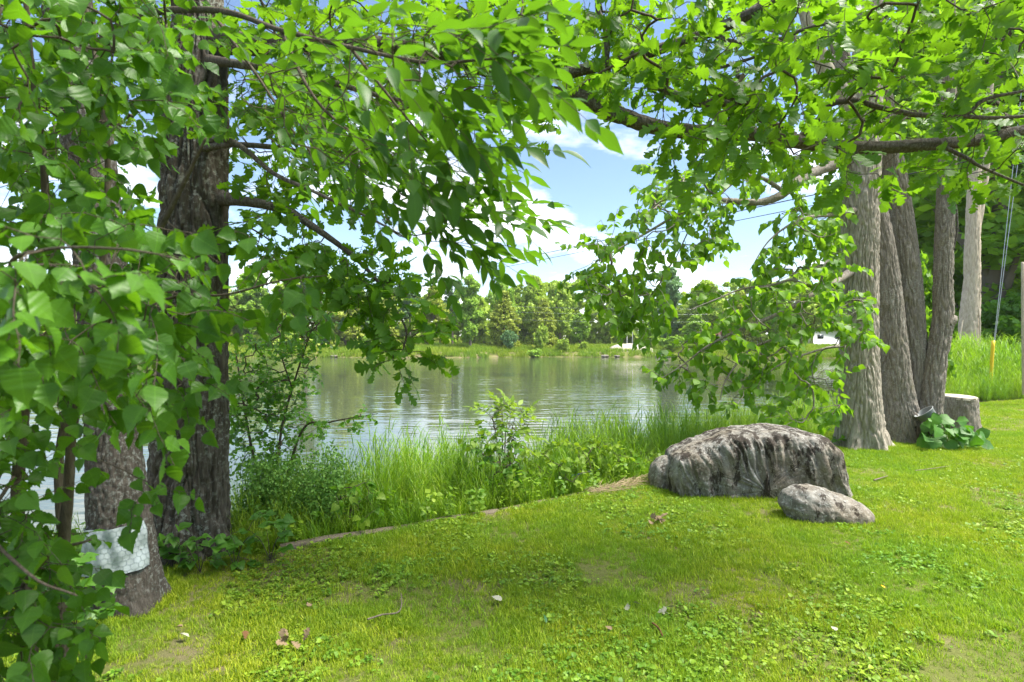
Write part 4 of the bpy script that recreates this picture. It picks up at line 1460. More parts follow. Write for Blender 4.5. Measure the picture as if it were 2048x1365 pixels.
for k, (cx, cy, d, wpx, hpx, nsp, mt, lab) in enumerate([
    (1120, 985, 6.1, 70, 85, 56, M_LIME, 'yellow-green leafy plant on the bank just above the blue rope'),
    (1205, 960, 6.55, 60, 70, 42, M_LIME, 'lime green plant halfway between the feathery plant and the boulder'),
    (985, 975, 5.85, 70, 95, 46, M_WEED, 'bushy green weed at the foot of the bank grass below the feathery plant'),
    (1275, 940, 6.9, 40, 40, 20, M_LIME, 'yellowish plant behind the low end of the boulder'),
    (690, 1035, 4.95, 60, 70, 34, M_WEED, 'broad weed growing over the timber edging near the oak'),
    (1690, 905, 8.7, 40, 55, 22, M_WEED, 'young green weed against the foot of the basswood trunk'),
]):
    b = np.array([*P(cx, cy, d)[:2], 0])
    b[2] = gz(b[0], b[1])
    shrub('weed_plant', lab, 'plant', b, [[(*b, .006), (*(b + np.array([.05 * (q - 1), .02, .25])), .003)] for q in range(3)],
          [([(cx - wpx, cy), (cx - wpx * .7, cy - hpx), (cx, cy - hpx * 1.3), (cx + wpx * .8, cy - hpx), (cx + wpx, cy)], nsp, d - .2, d + .25)],
          .07, 'weed_leaf', SH_LIND, mt, 70 + k, dict(L=(.06, .12), n=(4, 7), droop=.5, jit=.5, flat=.8, petiole=.2), most=24)

# brambles at the foot of the oak
for k, (cx, cy, d, wpx, hpx, nsp, lab) in enumerate([
    (345, 1125, 4.02, 40, 60, 12, 'dark green bramble between the leaning trunk and the oak'),
    (400, 1140, 3.95, 45, 65, 13, 'bramble with three-part leaves at the foot of the oak'),
    (470, 1135, 4.05, 40, 60, 12, 'bramble spray beside the root flare of the oak'),
    (540, 1105, 4.2, 45, 70, 14, 'bramble reaching over the end of the timber edging'),
    (150, 1250, 3.2, 80, 120, 22, 'low leafy weed in front of the leaning trunk by the sapling'),
]):
    b = np.array([*P(cx, cy, d)[:2], 0])
    b[2] = gz(b[0], b[1])
    root = empty('bramble', b, lab, 'plant')
    g = Grower(90 + k)
    for q in range(3):
        rows = np.array([(*b, .004), (*(b + np.array([.06 * (q - 1), -.03, .16])), .003), (*(b + np.array([.13 * (q - 1), -.06, .24])), .002)])
        g.limb(rows)
        limb_part(root, rows, M_TWIG, ns=6, amp=.0005, seed=q, name='stem', step=.05)
    reg = [(cx - wpx, cy - 10), (cx - wpx * .7, cy - hpx), (cx, cy - hpx * 1.3), (cx + wpx * .8, cy - hpx), (cx + wpx, cy - 5)]
    for p, d_, kk, node in g.colonize(region(g, reg, nsp, d - .12, d + .12)):
        out_ = norm(np.append((p - b)[:2], .05)) + g.r.normal(0, .35, 3)
        for ang in (-1.1, 0, 1.1):
            ca, sa = math.cos(ang), math.sin(ang)
            dd = np.array([out_[0] * ca - out_[1] * sa, out_[0] * sa + out_[1] * ca, -.1 + .15 * g.r.normal()])
            g.L['pos'].append(p)
            g.L['d'].append(dd)
            g.L['n'].append(np.array([0, -.35, 1]) + g.r.normal(0, .3, 3))
            g.L['size'].append(.075 * g.r.uniform(.8, 1.2))
    link('twigs', g.twig_mesh('twigs', M_TWIG, .0015, .004), root, kind='stuff')
    pos, B, size = g.leaves()
    place_leaves(root, 'bramble_leaf', SH_BIRCH, M_SHRUB if k < 4 else M_WEED, pos, B, size, tints(pos, g.r), g.r, most=70)

# the large-leaved plant in front of the stump
bb_ = np.array([*P(1900, 900, 8.5)[:2], 0.0])
root = empty('squash_plant', bb_, 'clump of big round lobed leaves in front of the sawn stump', 'plant')
g = Grower(99)
for k in range(74):
    px_, py_ = poly_sample([(1848, 858), (1872, 828), (1920, 838), (1965, 870), (1972, 895), (1930, 908), (1880, 905), (1855, 885)], 1, g.r)[0]
    p = P(px_, py_, 8.5 + g.r.uniform(-.35, .2))
    g.paths.append(('free', np.array([bb_ + g.r.normal(0, .04, 3) * [1, 1, 0], (bb_ + p) / 2 + [0, 0, .1], p])))
    dd = norm(np.append((p - bb_)[:2] * 1.2, -.45) + g.r.normal(0, .3, 3))
    g.L['pos'].append(p)
    g.L['d'].append(dd)
    g.L['n'].append(np.array([0, -.9, .6]) + g.r.normal(0, .28, 3))
    g.L['size'].append(.145 * g.r.uniform(.7, 1.15))
link('stems', g.twig_mesh('stems', M_WEED, .004, .006, r_free=.004), root, kind='stuff')
pos, B, size = g.leaves()
M_SQUASH = leaf_mat('squash_leaf', (0.030, 0.115, 0.012), (0.085, 0.235, 0.022), (0.16, 0.42, 0.02), 0.5, 0.34)
place_leaves(root, 'squash_leaf', SH_BIG, M_SQUASH, pos, B, size, tints(pos, g.r), g.r)

# ================================================================== scattered stuff: lawn, clover, bank grass (geometry nodes)


def scatter(name, protos, pts, rot, scl, idx, label, cat):
    me = bpy.data.meshes.new(name)
    me.vertices.add(len(pts))
    me.vertices.foreach_set('co', np.asarray(pts, np.float32).ravel())
    for nm, ty, dat in (('rot', 'FLOAT_VECTOR', rot), ('scl', 'FLOAT', scl), ('pick', 'INT', idx)):
        at = me.attributes.new(nm, ty, 'POINT')
        at.data.foreach_set('vector' if ty == 'FLOAT_VECTOR' else 'value', np.asarray(dat, np.int32 if ty == 'INT' else np.float32).ravel())
    me.update()
    o = link(name, me, kind='stuff')
    tag(o, label, cat)
    ng = bpy.data.node_groups.new(name, 'GeometryNodeTree')
    ng.interface.new_socket('Geometry', in_out='INPUT', socket_type='NodeSocketGeometry')
    ng.interface.new_socket('Geometry', in_out='OUTPUT', socket_type='NodeSocketGeometry')
    N, L = ng.nodes, ng.links
    gi, go = N.new('NodeGroupInput'), N.new('NodeGroupOutput')
    iop = N.new('GeometryNodeInstanceOnPoints')
    jn = N.new('GeometryNodeJoinGeometry')
    for pr in protos:
        oi = N.new('GeometryNodeObjectInfo')
        oi.inputs['Object'].default_value = pr
        oi.inputs['As Instance'].default_value = True
        L.new(oi.outputs['Geometry'], jn.inputs[0])
    L.new(gi.outputs[0], iop.inputs['Points'])
    L.new(jn.outputs[0], iop.inputs['Instance'])
    iop.inputs['Pick Instance'].default_value = True
    for nm, ty, sock in (('rot', 'FLOAT_VECTOR', 'Rotation'), ('scl', 'FLOAT', 'Scale'), ('pick', 'INT', 'Instance Index')):
        na = N.new('GeometryNodeInputNamedAttribute')
        na.data_type = ty
        na.inputs['Name'].default_value = nm
        L.new(na.outputs['Attribute'], iop.inputs[sock])
    L.new(iop.outputs[0], go.inputs[0])
    md = o.modifiers.new('scatter', 'NODES')
    md.node_group = ng
    return o


def proto(name, me):
    return bpy.data.objects.new(name, me)      # never linked: only the scatter uses it


def blade(acc, r, base, az, h, w, lean, bend, seg=3, tint=.5):
    """a tapering grass blade; lean, bend in radians from vertical"""
    pts = [np.array(base, float)]
    ang = lean
    dirh = np.array([math.cos(az), math.sin(az), 0])
    side = np.array([-math.sin(az), math.cos(az), 0])
    for k in range(seg):
        pts.append(pts[-1] + (dirh * math.sin(ang) + np.array([0, 0, math.cos(ang)])) * h / seg)
        ang += bend / seg
    vs, fs = [], []
    for k, p in enumerate(pts):
        ww = w * .5 * (1 - (k / seg) ** 1.8) if k else w * .4
        vs += [p - side * ww, p + side * ww]
    f = [(2 * k, 2 * k + 1, 2 * k + 3, 2 * k + 2) for k in range(seg)]
    acc.add(np.array(vs), np.array(f), tint)


def tuft_proto(name, mat, n, rad, h, w, lean, bend, seed, seg=3):
    r = np.random.default_rng(seed)
    acc = Acc()
    for k in range(n):
        a, q = r.uniform(0, 6.28), rad * math.sqrt(r.uniform())
        blade(acc, r, (q * math.cos(a), q * math.sin(a), -.004), r.uniform(0, 6.28), h * r.uniform(.5, 1.1), w * r.uniform(.7, 1.2), r.uniform(0, lean), r.uniform(.2, 1) * bend, seg, r.uniform(0, .45))
    return proto(name, acc.mesh(name, mat, False))


def weed_proto(name, mat, n, leaf, seed, h=.02):
    r = np.random.default_rng(seed)
    acc = Acc()
    for k in range(n):
        a = r.uniform(0, 6.28)
        q = r.uniform(.2, 1.0) * leaf * .9
        p = np.array([q * math.cos(a), q * math.sin(a), h * r.uniform(.5, 1.3)])
        d = norm(np.array([math.cos(a), math.sin(a), r.uniform(-.1, .4)]))
        B = leaf_basis(d[None], (np.array([0, 0, 1]) + r.normal(0, .3, 3))[None])[0]
        v, f, uv = SH_SMALL[int(r.integers(0, 3))]
        acc.add((v * leaf * r.uniform(.6, 1.1)) @ B.T + p, f, r.uniform(0, .45), uv)
    return proto(name, acc.mesh(name, mat, False))


def scatter_ground(n, d0, d1, fn, r, power=1.0, margin=250):
    """points on the ground in a widened view cone between depths d0..d1 that satisfy fn(x,y)"""
    out = []
    got = 0
    while got < n:
        d = d0 + (d1 - d0) * r.uniform(0, 1, n) ** power
        px_ = r.uniform(-margin, 2048 + margin, n)
        x = (px_ - 1024) / F * d
        k = fn(x, d)
        out.append(np.stack([x[k], d[k]], -1))
        got += k.sum()
        if k.sum() == 0:
            break
    p = np.vstack(out)[:n]
    return np.column_stack([p, height(p[:, 0], p[:, 1])])


def blocked(x, y, pad=0.0):
    b = np.zeros(len(x), bool)
    for (cx, cy, rx, ry) in ((b1.location[0], BD, .95, .36), (b2.location[0], 5.12, .38, .18), (OAK_BASE[0], OAK_BASE[1], .28, .28), (WR_BASE[0] + .03, WR_BASE[1], .18, .18),
                             (LI_BASE[0], LI_BASE[1], .30, .30), (CL_BASE[0] - .4, CL_BASE[1], .55, .3), (sp[0], sp[1], .27, .27)):
        b |= ((x - cx) / (rx + pad)) ** 2 + ((y - cy) / (ry + pad)) ** 2 < 1
    return b


def lawn_far(x):
    """the lawn gives way to rough grass beyond this depth"""
    return np.interp(x, [4, 7.5, 9.2, 12, 20], [9.2, 10.6, 12.2, 14.6, 18])


def is_lawn(x, y):
    s = shore_s(x, y)
    return (s < -.03) & (y < lawn_far(x)) & ~blocked(x, y)


r = np.random.default_rng(101)
P_T = [tuft_proto('lawn_tuft', M_GRASS, 14, .035, .042, .0052, 1.0, .9, k, 2) for k in range(5)] + \
      [tuft_proto('lawn_tuft', M_GRASS, 16, .04, .064, .0052, .7, .9, k + 9, 2) for k in range(3)]
pts = np.vstack([scatter_ground(52000, 1.9, 5.2, is_lawn, r, .75), scatter_ground(42000, 5.0, 10.0, is_lawn, r, .8), scatter_ground(16000, 9.5, 17, is_lawn, r, .9)])
ring = []
for (cx, cy, rx, ry, nn_) in ((b1.location[0], BD, .98, .42, 520), (b2.location[0], 5.12, .40, .22, 240), (LI_BASE[0], LI_BASE[1], .42, .42, 330), (CL_BASE[0] - .4, CL_BASE[1], .72, .45, 360),
                             (sp[0], sp[1], .36, .36, 160), (WR_BASE[0] + .03, WR_BASE[1], .24, .24, 260), (OAK_BASE[0], OAK_BASE[1], .36, .36, 300)):
    aa = r.uniform(0, 6.28, nn_)
    kk = 1 + np.abs(r.normal(0, .10, nn_))
    x_, y_ = cx + np.cos(aa) * rx * kk, cy + np.sin(aa) * ry * kk
    ring.append(np.column_stack([x_, y_, height(x_, y_)]))
ring = np.vstack(ring)
n_ring = len(ring)
pts = np.vstack([pts, ring])
tall = perlin(pts * 1.3 + 3) + .5 * perlin(pts * 4.0)
bare = fbm(np.column_stack([pts[:, :2] * .95, np.zeros(len(pts))]) + 40, 4)
tall[-n_ring:] += 1.0
keep = r.uniform(0, 1, len(pts)) > sstep(.22, .50, bare) * .72
keep[-n_ring:] = True
pts, tall = pts[keep], tall[keep]
scl = (.75 + .5 * np.clip(tall, -.6, 1.2)) * r.uniform(.6, 1.35, len(pts)) * (1 + .035 * np.maximum(pts[:, 1] - 4, 0))
idx = np.where(tall + r.normal(0, .25, len(tall)) > .35, r.integers(5, 8, len(pts)), r.integers(0, 5, len(pts)))
rot = np.column_stack([r.normal(0, .12, len(pts)), r.normal(0, .12, len(pts)), r.uniform(0, 6.28, len(pts))])
scatter('lawn_grass', P_T, pts, rot, scl, idx, 'short mown yellow green lawn grass', 'grass')

P_W = [weed_proto('clover', M_CLOVER, 9, .016, k, .022) for k in range(4)] + [weed_proto('plantain', M_CLOVER, 6, .028, k + 7, .022) for k in range(3)]
pts = np.vstack([scatter_ground(13000, 1.9, 5.5, is_lawn, r, .8), scatter_ground(6000, 5, 10, is_lawn, r)])
cl = fbm(np.column_stack([pts[:, :2] * 1.1, np.zeros(len(pts))]) + 80, 4)
keep = cl + r.normal(0, .12, len(pts)) > .08
pts = pts[keep]
rot = np.column_stack([r.normal(0, .2, len(pts)), r.normal(0, .2, len(pts)), r.uniform(0, 6.28, len(pts))])
scatter('lawn_clover', P_W, pts, rot, r.uniform(.6, 1.25, len(pts)), r.integers(0, 7, len(pts)), 'clover and small broad-leaved weeds through the lawn', 'ground cover')


# tall bank grass: leafy stems that arch over
def reed_proto(name, mat, seed, h=1.0, nst=5, w=.011):
    r = np.random.default_rng(seed)
    acc = Acc()
    for q in range(nst):
        a = r.uniform(0, 6.28)
        b = np.array([math.cos(a), math.sin(a), 0]) * r.uniform(0, .06)
        hh_ = h * r.uniform(.55, 1.05)
        az, ln = r.uniform(0, 6.28), r.uniform(.02, .22)
        top = b + np.array([math.cos(az) * math.sin(ln), math.sin(az) * math.sin(ln), math.cos(ln)]) * hh_
        v, f = tube_arrays(np.array([b, (b + top) / 2 + r.normal(0, .01, 3), top]), np.array([.0028, .0022, .0012]), 3)
        acc.add(v, f, r.uniform(0, .3))
        for k in range(7):
            u = .12 + .86 * k / 6
            blade(acc, r, b + (top - b) * u, r.uniform(0, 6.28), h * r.uniform(.20, .38), w * r.uniform(.7, 1.2), r.uniform(.2, .55), r.uniform(.5, 1.7), 4, r.uniform(0, .5))
    return proto(name, acc.mesh(name, mat, False))


P_R = [reed_proto('bank_grass', M_TALL, k) for k in range(6)]
P_L = [tuft_proto('rough_grass', M_TALL, 26, .07, .34, .008, .5, 1.3, k + 20, 4) for k in range(4)]


def bank(x, y):
    s = shore_s(x, y)
    return (s > .06) & (s < 3.3) & (x > -6.5) & (x < 11.5) & ~blocked(x, y)


r = np.random.default_rng(102)
pts = scatter_ground(4600, 2.6, 14.5, bank, r, .9, 300)
s = shore_s(pts[:, 0], pts[:, 1])
# full height along the middle of the bank, low by the oak and beneath the basswood bough
hmul = np.interp(pts[:, 0], [-6, -3.2, -2.2, -1.4, -.2, 1.2, 2.5, 4, 8], [.32, .38, .62, .78, .85, .80, .74, .68, .62])
hm = hmul * (1 - .35 * np.exp(-((pts[:, 0] - .05) / .45) ** 2)) * np.interp(s, [0, .5, 1.2, 3.3], [.45, .85, 1.0, 1.05])
scl = hm * (.55 + .75 * r.uniform(0, 1, len(pts)) ** 1.6)
rot = np.column_stack([r.normal(0, .10, len(pts)), r.normal(0, .10, len(pts)), r.uniform(0, 6.28, len(pts))])
scatter('bank_grass', P_R, pts, rot, scl, r.integers(0, 6, len(pts)), 'tall arching bank grass between the lawn and the water', 'grass')
pts = scatter_ground(2600, 2.6, 14.5, lambda x, y: bank(x, y) & (shore_s(x, y) < 1.6), r, .9, 300)
rot = np.column_stack([r.normal(0, .15, len(pts)), r.normal(0, .15, len(pts)), r.uniform(0, 6.28, len(pts))])
scatter('bank_undergrowth', P_L, pts, rot, r.uniform(.6, 1.2, len(pts)), r.integers(0, 4, len(pts)), 'lush rough grass at the foot of the tall bank grass', 'grass')

P_B = [weed_proto('bank_weed', M_TALL, 22, .045, k + 60, .22) for k in range(4)]
pts = scatter_ground(650, 2.8, 10, lambda x, y: bank(x, y) & (shore_s(x, y) < 1.8), r, .9, 300)
rot = np.column_stack([r.normal(0, .25, len(pts)), r.normal(0, .25, len(pts)), r.uniform(0, 6.28, len(pts))])
scatter('bank_weeds', P_B, pts, rot, r.uniform(.6, 1.4, len(pts)), r.integers(0, 4, len(pts)), 'broad-leaved weeds among the bank grass', 'ground cover')

# fine pale bedstraw beside the oak
def fluff_proto(seed):
    r = np.random.default_rng(seed)
    acc = Acc()
    for q in range(10):
        a, ln = r.uniform(0, 6.28), r.uniform(.0, .5)
        top = np.array([math.cos(a) * math.sin(ln), math.sin(a) * math.sin(ln), math.cos(ln)]) * r.uniform(.5, .9)
        v, f = tube_arrays(np.array([[0, 0, 0], top * .5 + r.normal(0, .03, 3), top]), np.array([.002, .0016, .001]), 3)
        acc.add(v, f, .1)
        for k in range(34):
            u = r.uniform(.25, 1.0)
            p = top * u + r.normal(0, .04, 3)
            B = leaf_basis(r.normal(0, 1, (1, 3)), r.normal(0, 1, (1, 3)))[0]
            v, f, uv = SH_SMALL[0]
            acc.add((v[[0, 2, 5, 6, 8, 11, 12, 14, 17]] * .028) @ B.T + p, np.array([[0, 3, 4, 1], [1, 4, 5, 2], [3, 6, 7, 4], [4, 7, 8, 5]]), r.uniform(0, .5))
    return proto('bedstraw', acc.mesh('bedstraw', M_FLUFF, False))


P_F = [fluff_proto(k) for k in range(3)]
xy = poly_sample([(-2.1, 4.75), (-1.55, 4.85), (-1.35, 5.3), (-2.0, 5.5), (-2.4, 5.0)], 46, r)
pts = np.column_stack([xy, height(xy[:, 0], xy[:, 1])])
scatter('bedstraw', P_F, pts, np.column_stack([np.zeros((46, 2)), r.uniform(0, 6.28, 46)]), r.uniform(.7, 1.1, 46), r.integers(0, 3, 46), 'fine pale green bedstraw tangled beside the oak trunk', 'ground cover')

# rough meadow beyond the lawn on the right
def meadow(x, y):
    return (shore_s(x, y) < -.2) & (y > lawn_far(x)) & (x > 5) & ~blocked(x, y)


pts = np.vstack([scatter_ground(2200, 9, 18, meadow, r, .9, 200), scatter_ground(1500, 17, 40, meadow, r, .9, 200)])
rot = np.column_stack([r.normal(0, .10, len(pts)), r.normal(0, .10, len(pts)), r.uniform(0, 6.28, len(pts))])
ed = np.clip((pts[:, 1] - lawn_far(pts[:, 0])) / 1.5, 0, 1)
scatter('meadow_grass', P_R, pts, rot, (.45 + .75 * ed) * r.uniform(.7, 1.15, len(pts)) * (1 + .012 * pts[:, 1]), r.integers(0, 6, len(pts)), 'rough bright green grass beyond the lawn on the far side of the stump', 'grass')

# far bank grass
P_FG = [tuft_proto('far_tuft', M_FARGRASS, 40, .55, .75, .07, .5, .9, k + 40, 2) for k in range(3)]
x = r.uniform(-100, 95, 9000)
y = far_y(x) + r.uniform(-.3, 13, 9000)
k = shore_s(x, y) > -2
pts = np.column_stack([x, y, height(x, y)])
scatter('far_bank_grass', P_FG, pts, np.column_stack([np.zeros((len(pts), 2)), r.uniform(0, 6.28, len(pts))]), r.uniform(.55, 1.15, len(pts)), r.integers(0, 3, len(pts)), 'bright strip of grass along the far shore', 'grass')

# ================================================================== far and middle-distance trees


def clumps_mesh(name, centres, rads, per, q, mat, seed, up=.25, flat=1.0):
    """leafy faces spread through clumps: q = face size"""
    r = np.random.default_rng(seed)
    n = len(centres) * per
    c = np.repeat(centres, per, 0)
    R = np.repeat(rads, per)
    d = norm(r.normal(0, 1, (n, 3)))
    p = c + d * (R * r.uniform(.25, 1.0, n) ** .6)[:, None] * np.array([1, 1, .8 * flat])
    nn = norm(d * .6 + r.normal(0, .6, (n, 3)) + np.array([0, 0, up]))
    dd = norm(r.normal(0, 1, (n, 3)))
    B = leaf_basis(dd, nn)
    s = q * r.uniform(.6, 1.3, n)
    shp = np.array([(-.5, 0, 0), (0, -.62, .08), (.5, 0, 0), (.05, .7, -.08)])
    v = np.einsum('nij,vj->nvi', B, shp) * s[:, None, None] + p[:, None]
    f = np.arange(n * 4).reshape(n, 4)
    ct = np.random.default_rng(seed + 1).uniform(0, 1, len(centres))
    t = np.clip(np.repeat(ct, per) * .55 + r.uniform(0, .5, n), 0, .999)
    return mesh_from(name, v.reshape(-1, 3), f, mat, False, np.repeat(t, 4))


def tree_kind(kind, seed):
    """unit tree: height 1, returns crown centres, radii, trunk rows, limb rows"""
    r = np.random.default_rng(seed)
    c, R, limbs = [], [], []
    if kind == 'cedar':
        for k in range(330):
            t = r.uniform(.04, 1.0) ** 1.15
            prof = .27 * (1 - t) ** .62 * (1 + .25 * math.sin(t * 9 + seed)) + .012
            a = r.uniform(0, 6.28)
            q = prof * r.uniform(.45, 1.05)
            c.append((q * math.cos(a), q * math.sin(a), t))
            R.append(r.uniform(.03, .06))
        tr = [(0, 0, -.02, .02), (.005, 0, .4, .014), (0, 0, .92, .003)]
    elif kind == 'spruce':
        for k in range(26):
            t = .08 + .90 * k / 26
            w_ = .24 * (1 - t) ** .9 + .01
            for q in range(int(6 + 10 * (1 - t))):
                a = r.uniform(0, 6.28)
                rr_ = w_ * r.uniform(.25, 1.1)
                c.append((rr_ * math.cos(a), rr_ * math.sin(a), t - rr_ * .25 + r.normal(0, .006)))
                R.append(r.uniform(.016, .03))
        tr = [(0, 0, -.02, .018), (0, 0, .5, .012), (0, 0, .97, .002)]
    elif kind == 'pine':
        for k in range(11):
            t = .42 + .56 * k / 11
            for q in range(4):
                a = r.uniform(0, 6.28)
                ln = (.20 * (1.05 - t) ** .5 + .04) * r.uniform(.5, 1.1)
                limbs.append([(0, 0, t, .005), (ln * .5 * math.cos(a), ln * .5 * math.sin(a), t + .01, .003), (ln * math.cos(a), ln * math.sin(a), t + .03, .0015)])
                for u in (.4, .6, .8, 1.0):
                    c.append((ln * u * math.cos(a) + r.normal(0, .012), ln * u * math.sin(a) + r.normal(0, .012), t + .03 * u + r.normal(0, .008)))
                    R.append(r.uniform(.016, .03))
        tr = [(0, 0, -.02, .018), (.01, 0, .5, .012), (0, 0, .98, .002)]
    elif kind == 'bush':
        for k in range(9):
            a, q = r.uniform(0, 6.28), r.uniform(0, .42)
            lc = np.array([q * math.cos(a), q * math.sin(a), r.uniform(.3, .75)])
            lr = r.uniform(.2, .34)
            limbs.append([(0, 0, 0, .012), tuple(lc * .6) + (.008,), tuple(lc) + (.003,)])
            for z in range(16):
                d = norm(r.normal(0, 1, 3))
                pp = lc + d * lr * r.uniform(.5, 1) * np.array([1, 1, .85])
                if pp[2] > 0:
                    c.append(pp)
                    R.append(r.uniform(.06, .11))
        tr = [(0, 0, -.03, .025), (0, 0, .15, .018), (.01, .01, .35, .008)]
    else:       # broad
        nl = 15 if kind == 'broad' else 12
        w = .30 if kind == 'broad' else .20
        lo = .14 if kind == 'tallbroad' else .24
        for k in range(nl):
            t = lo + (1 - lo) * (k + .5) / nl
            env = w * math.sin(math.pi * min(1, .18 + .80 * (t - lo) / (1 - lo))) ** .7
            a = k * 2.4 + r.uniform(-.4, .4)
            q = env * r.uniform(.25, .75)
            lc = np.array([q * math.cos(a), q * math.sin(a), min(t, .93)])
            lr = max(.05, env * r.uniform(.42, .62))
            limbs.append([(0, 0, max(.12, t - .22), .010), tuple(np.array([lc[0] * .5, lc[1] * .5, t - .10])) + (.007,), tuple(lc) + (.002,)])
            for z in range(24):
                d = norm(r.normal(0, 1, 3))
                pp = lc + d * lr * r.uniform(.55, 1.0) * np.array([1, 1, .8])
                c.append(pp)
                R.append(r.uniform(.032, .06))
        tr = [(0, 0, -.02, .024), (.006, .004, .3, .018), (0, 0, .6, .011), (0, 0, .88, .003)]
    return np.array(c), np.array(R), tr, limbs


_tk = {}


def get_tree(kind, mat, var, per, q):
    key = (kind, mat.name, var, per, q)
    if key not in _tk:
        c, R, tr, limbs = tree_kind(kind, var * 13 + sum(map(ord, kind)))
        crown = clumps_mesh('crown', c, R, per, q, mat, var + 5)
        acc = Acc()
        for L in [tr] + limbs:
            rows = catmull(np.array(L), .05)
            v, f = tube_arrays(rows[:, :3], rows[:, 3], 8 if L is tr else 5)
            acc.add(v, f)
        _tk[key] = (crown, acc.mesh('trunk', M_FAR_BARK))
    return _tk[key]


def put_tree(name, label, kind, mat, px_, top, d, wmul=1.0, var=0, group=None, per=16, q=.024, rot=None, base_z=None, cat='tree'):
    x = (px_ - 1024) / F * d
    z0 = gz(x, d) - .05 if base_z is None else base_z
    h = CAMZ - (top - 682.5) / F * d - z0
    crown, trunk = get_tree(kind, mat, var, per, q)
    e = empty(name, (x, d, z0), label, cat, group)
    for nm, me in (('trunk', trunk), ('crown', crown)):
        o = bpy.data.objects.new(nm, me)
        COL.objects.link(o)
        o.parent = e
        if nm == 'crown':
            o['kind'] = 'stuff'
    e.rotation_euler = (0, 0, rot if rot is not None else (px_ * .37) % 6.28)
    e.scale = (h * wmul, h * wmul, h)
    return e


FAR = [
    # name, kind, material, px, top py, depth, width, variant, label
    ('cedar_tree', 'cedar', M_CEDAR, 690, 556, 95, 1.25, 0, 'broad olive cedar on the far shore behind the drooping oak spray'),
    ('cedar_tree', 'cedar', M_CEDAR, 775, 585, 96, 1.0, 1, 'olive cedar half hidden by the drooping oak spray'),
    ('cedar_tree', 'cedar', M_CEDAR, 868, 572, 97, 1.05, 2, 'olive cedar just before the tall bright green tree on the far shore'),
    ('maple_tree', 'tallbroad', M_DECID, 941, 550, 93, .95, 0, 'tall bright green tree standing forward on the far shore'),
    ('cedar_tree', 'cedar', M_CEDAR, 1008, 584, 96, 1.15, 3, 'wide olive cedar next after the tall bright green tree'),
    ('broadleaf_tree', 'broad', M_DECID, 1003, 560, 108, .8, 1, 'round-topped tree showing above the wide olive cedar'),
    ('broadleaf_tree', 'broad', M_PALE, 1066, 552, 110, .95, 2, 'tall pale green tree behind the cedars, highest of that row'),
    ('broadleaf_tree', 'broad', M_PALE, 1120, 562, 106, .85, 0, 'pale green tree beside the hanging basswood leaves'),
    ('cedar_tree', 'cedar', M_CEDAR, 1088, 600, 98, 1.1, 0, 'olive cedar with bare lower stems beside the wide one'),
    ('broadleaf_tree', 'broad', M_DECID, 1160, 626, 100, 1.1, 1, 'mid green tree at the edge of the gravel slope'),
    ('pine_tree', 'pine', M_BLUE, 905, 556, 112, 1.0, 0, 'thin pine top poking up behind the far cedars'),
    ('pine_tree', 'pine', M_BLUE, 820, 560, 112, 1.0, 1, 'thin-crowned pine behind the cedars near the drooping spray'),
    ('pine_tree', 'pine', M_PALE, 1035, 566, 114, .9, 2, 'sparse pine between two round tree tops'),
    ('pine_tree', 'pine', M_BLUE, 610, 490, 98, 1.0, 0, 'tall open pine seen just past the oak trunk'),
    ('cedar_tree', 'cedar', M_PALE, 560, 570, 94, 1.2, 2, 'pale cedar behind the small-leaved shrub'),
    ('spruce_tree', 'spruce', M_BLUE, 740, 570, 104, 1.0, 0, 'blue-green spruce tip behind the broad cedar'),
    ('broadleaf_tree', 'broad', M_DECID, 500, 545, 100, 1.0, 2, 'green tree across the water close to the oak trunk'),
    ('cedar_tree', 'cedar', M_CEDAR, 440, 560, 98, 1.2, 1, 'cedar across the water hidden behind the oak trunk'),
    ('broadleaf_tree', 'broad', M_DECID, 290, 540, 100, 1.1, 0, 'far green tree between the leaning trunk and the oak'),
    ('broadleaf_tree', 'broad', M_PALE, 150, 560, 102, 1.2, 1, 'far pale tree glimpsed through the sapling'),
    ('cedar_tree', 'cedar', M_CEDAR, 20, 560, 100, 1.2, 3, 'far cedar at the picture edge behind the sapling'),
    ('broadleaf_tree', 'broad', M_DECID, 1235, 590, 104, 1.1, 2, 'far green tree above the gravel slope behind basswood leaves'),
    ('maple_tree', 'tallbroad', M_BLUE, 1335, 535, 108, 1.1, 1, 'tall dark tree rising behind the basswood leaves'),
    ('broadleaf_tree', 'broad', M_PALE, 1412, 560, 104, 1.15, 0, 'pale rounded tree behind the basswood boughs'),
    ('broadleaf_tree', 'broad', M_DECID, 1300, 640, 95, 1.3, 1, 'low spreading tree by the gravel slope'),
    ('broadleaf_tree', 'broad', M_DECID, 1395, 630, 94, 1.4, 2, 'low grey green tree in front of the far house'),
    ('cedar_tree', 'cedar', M_CEDAR, 1480, 585, 108, 1.2, 1, 'far cedar behind the red-roofed house'),
    ('broadleaf_tree', 'broad', M_DECID, 1545, 570, 106, 1.1, 0, 'far green tree over the roof of the house'),
    ('broadleaf_tree', 'broad', M_PALE, 1620, 575, 108, 1.1, 2, 'far pale tree behind the white camper'),
    ('cedar_tree', 'cedar', M_CEDAR, 1690, 570, 106, 1.2, 0, 'far cedar behind the basswood trunk'),
    ('broadleaf_tree', 'broad', M_DECID, 1760, 555, 102, 1.2, 1, 'far green tree seen between the clumped trunks'),
]
r = np.random.default_rng(5)
for nm, kd, mt, px_, top, d, wm, var, lab in FAR:
    put_tree(nm, lab, kd, mt, px_, top, d, wm, var, 'trees along the far shore', per=30, q=.030)
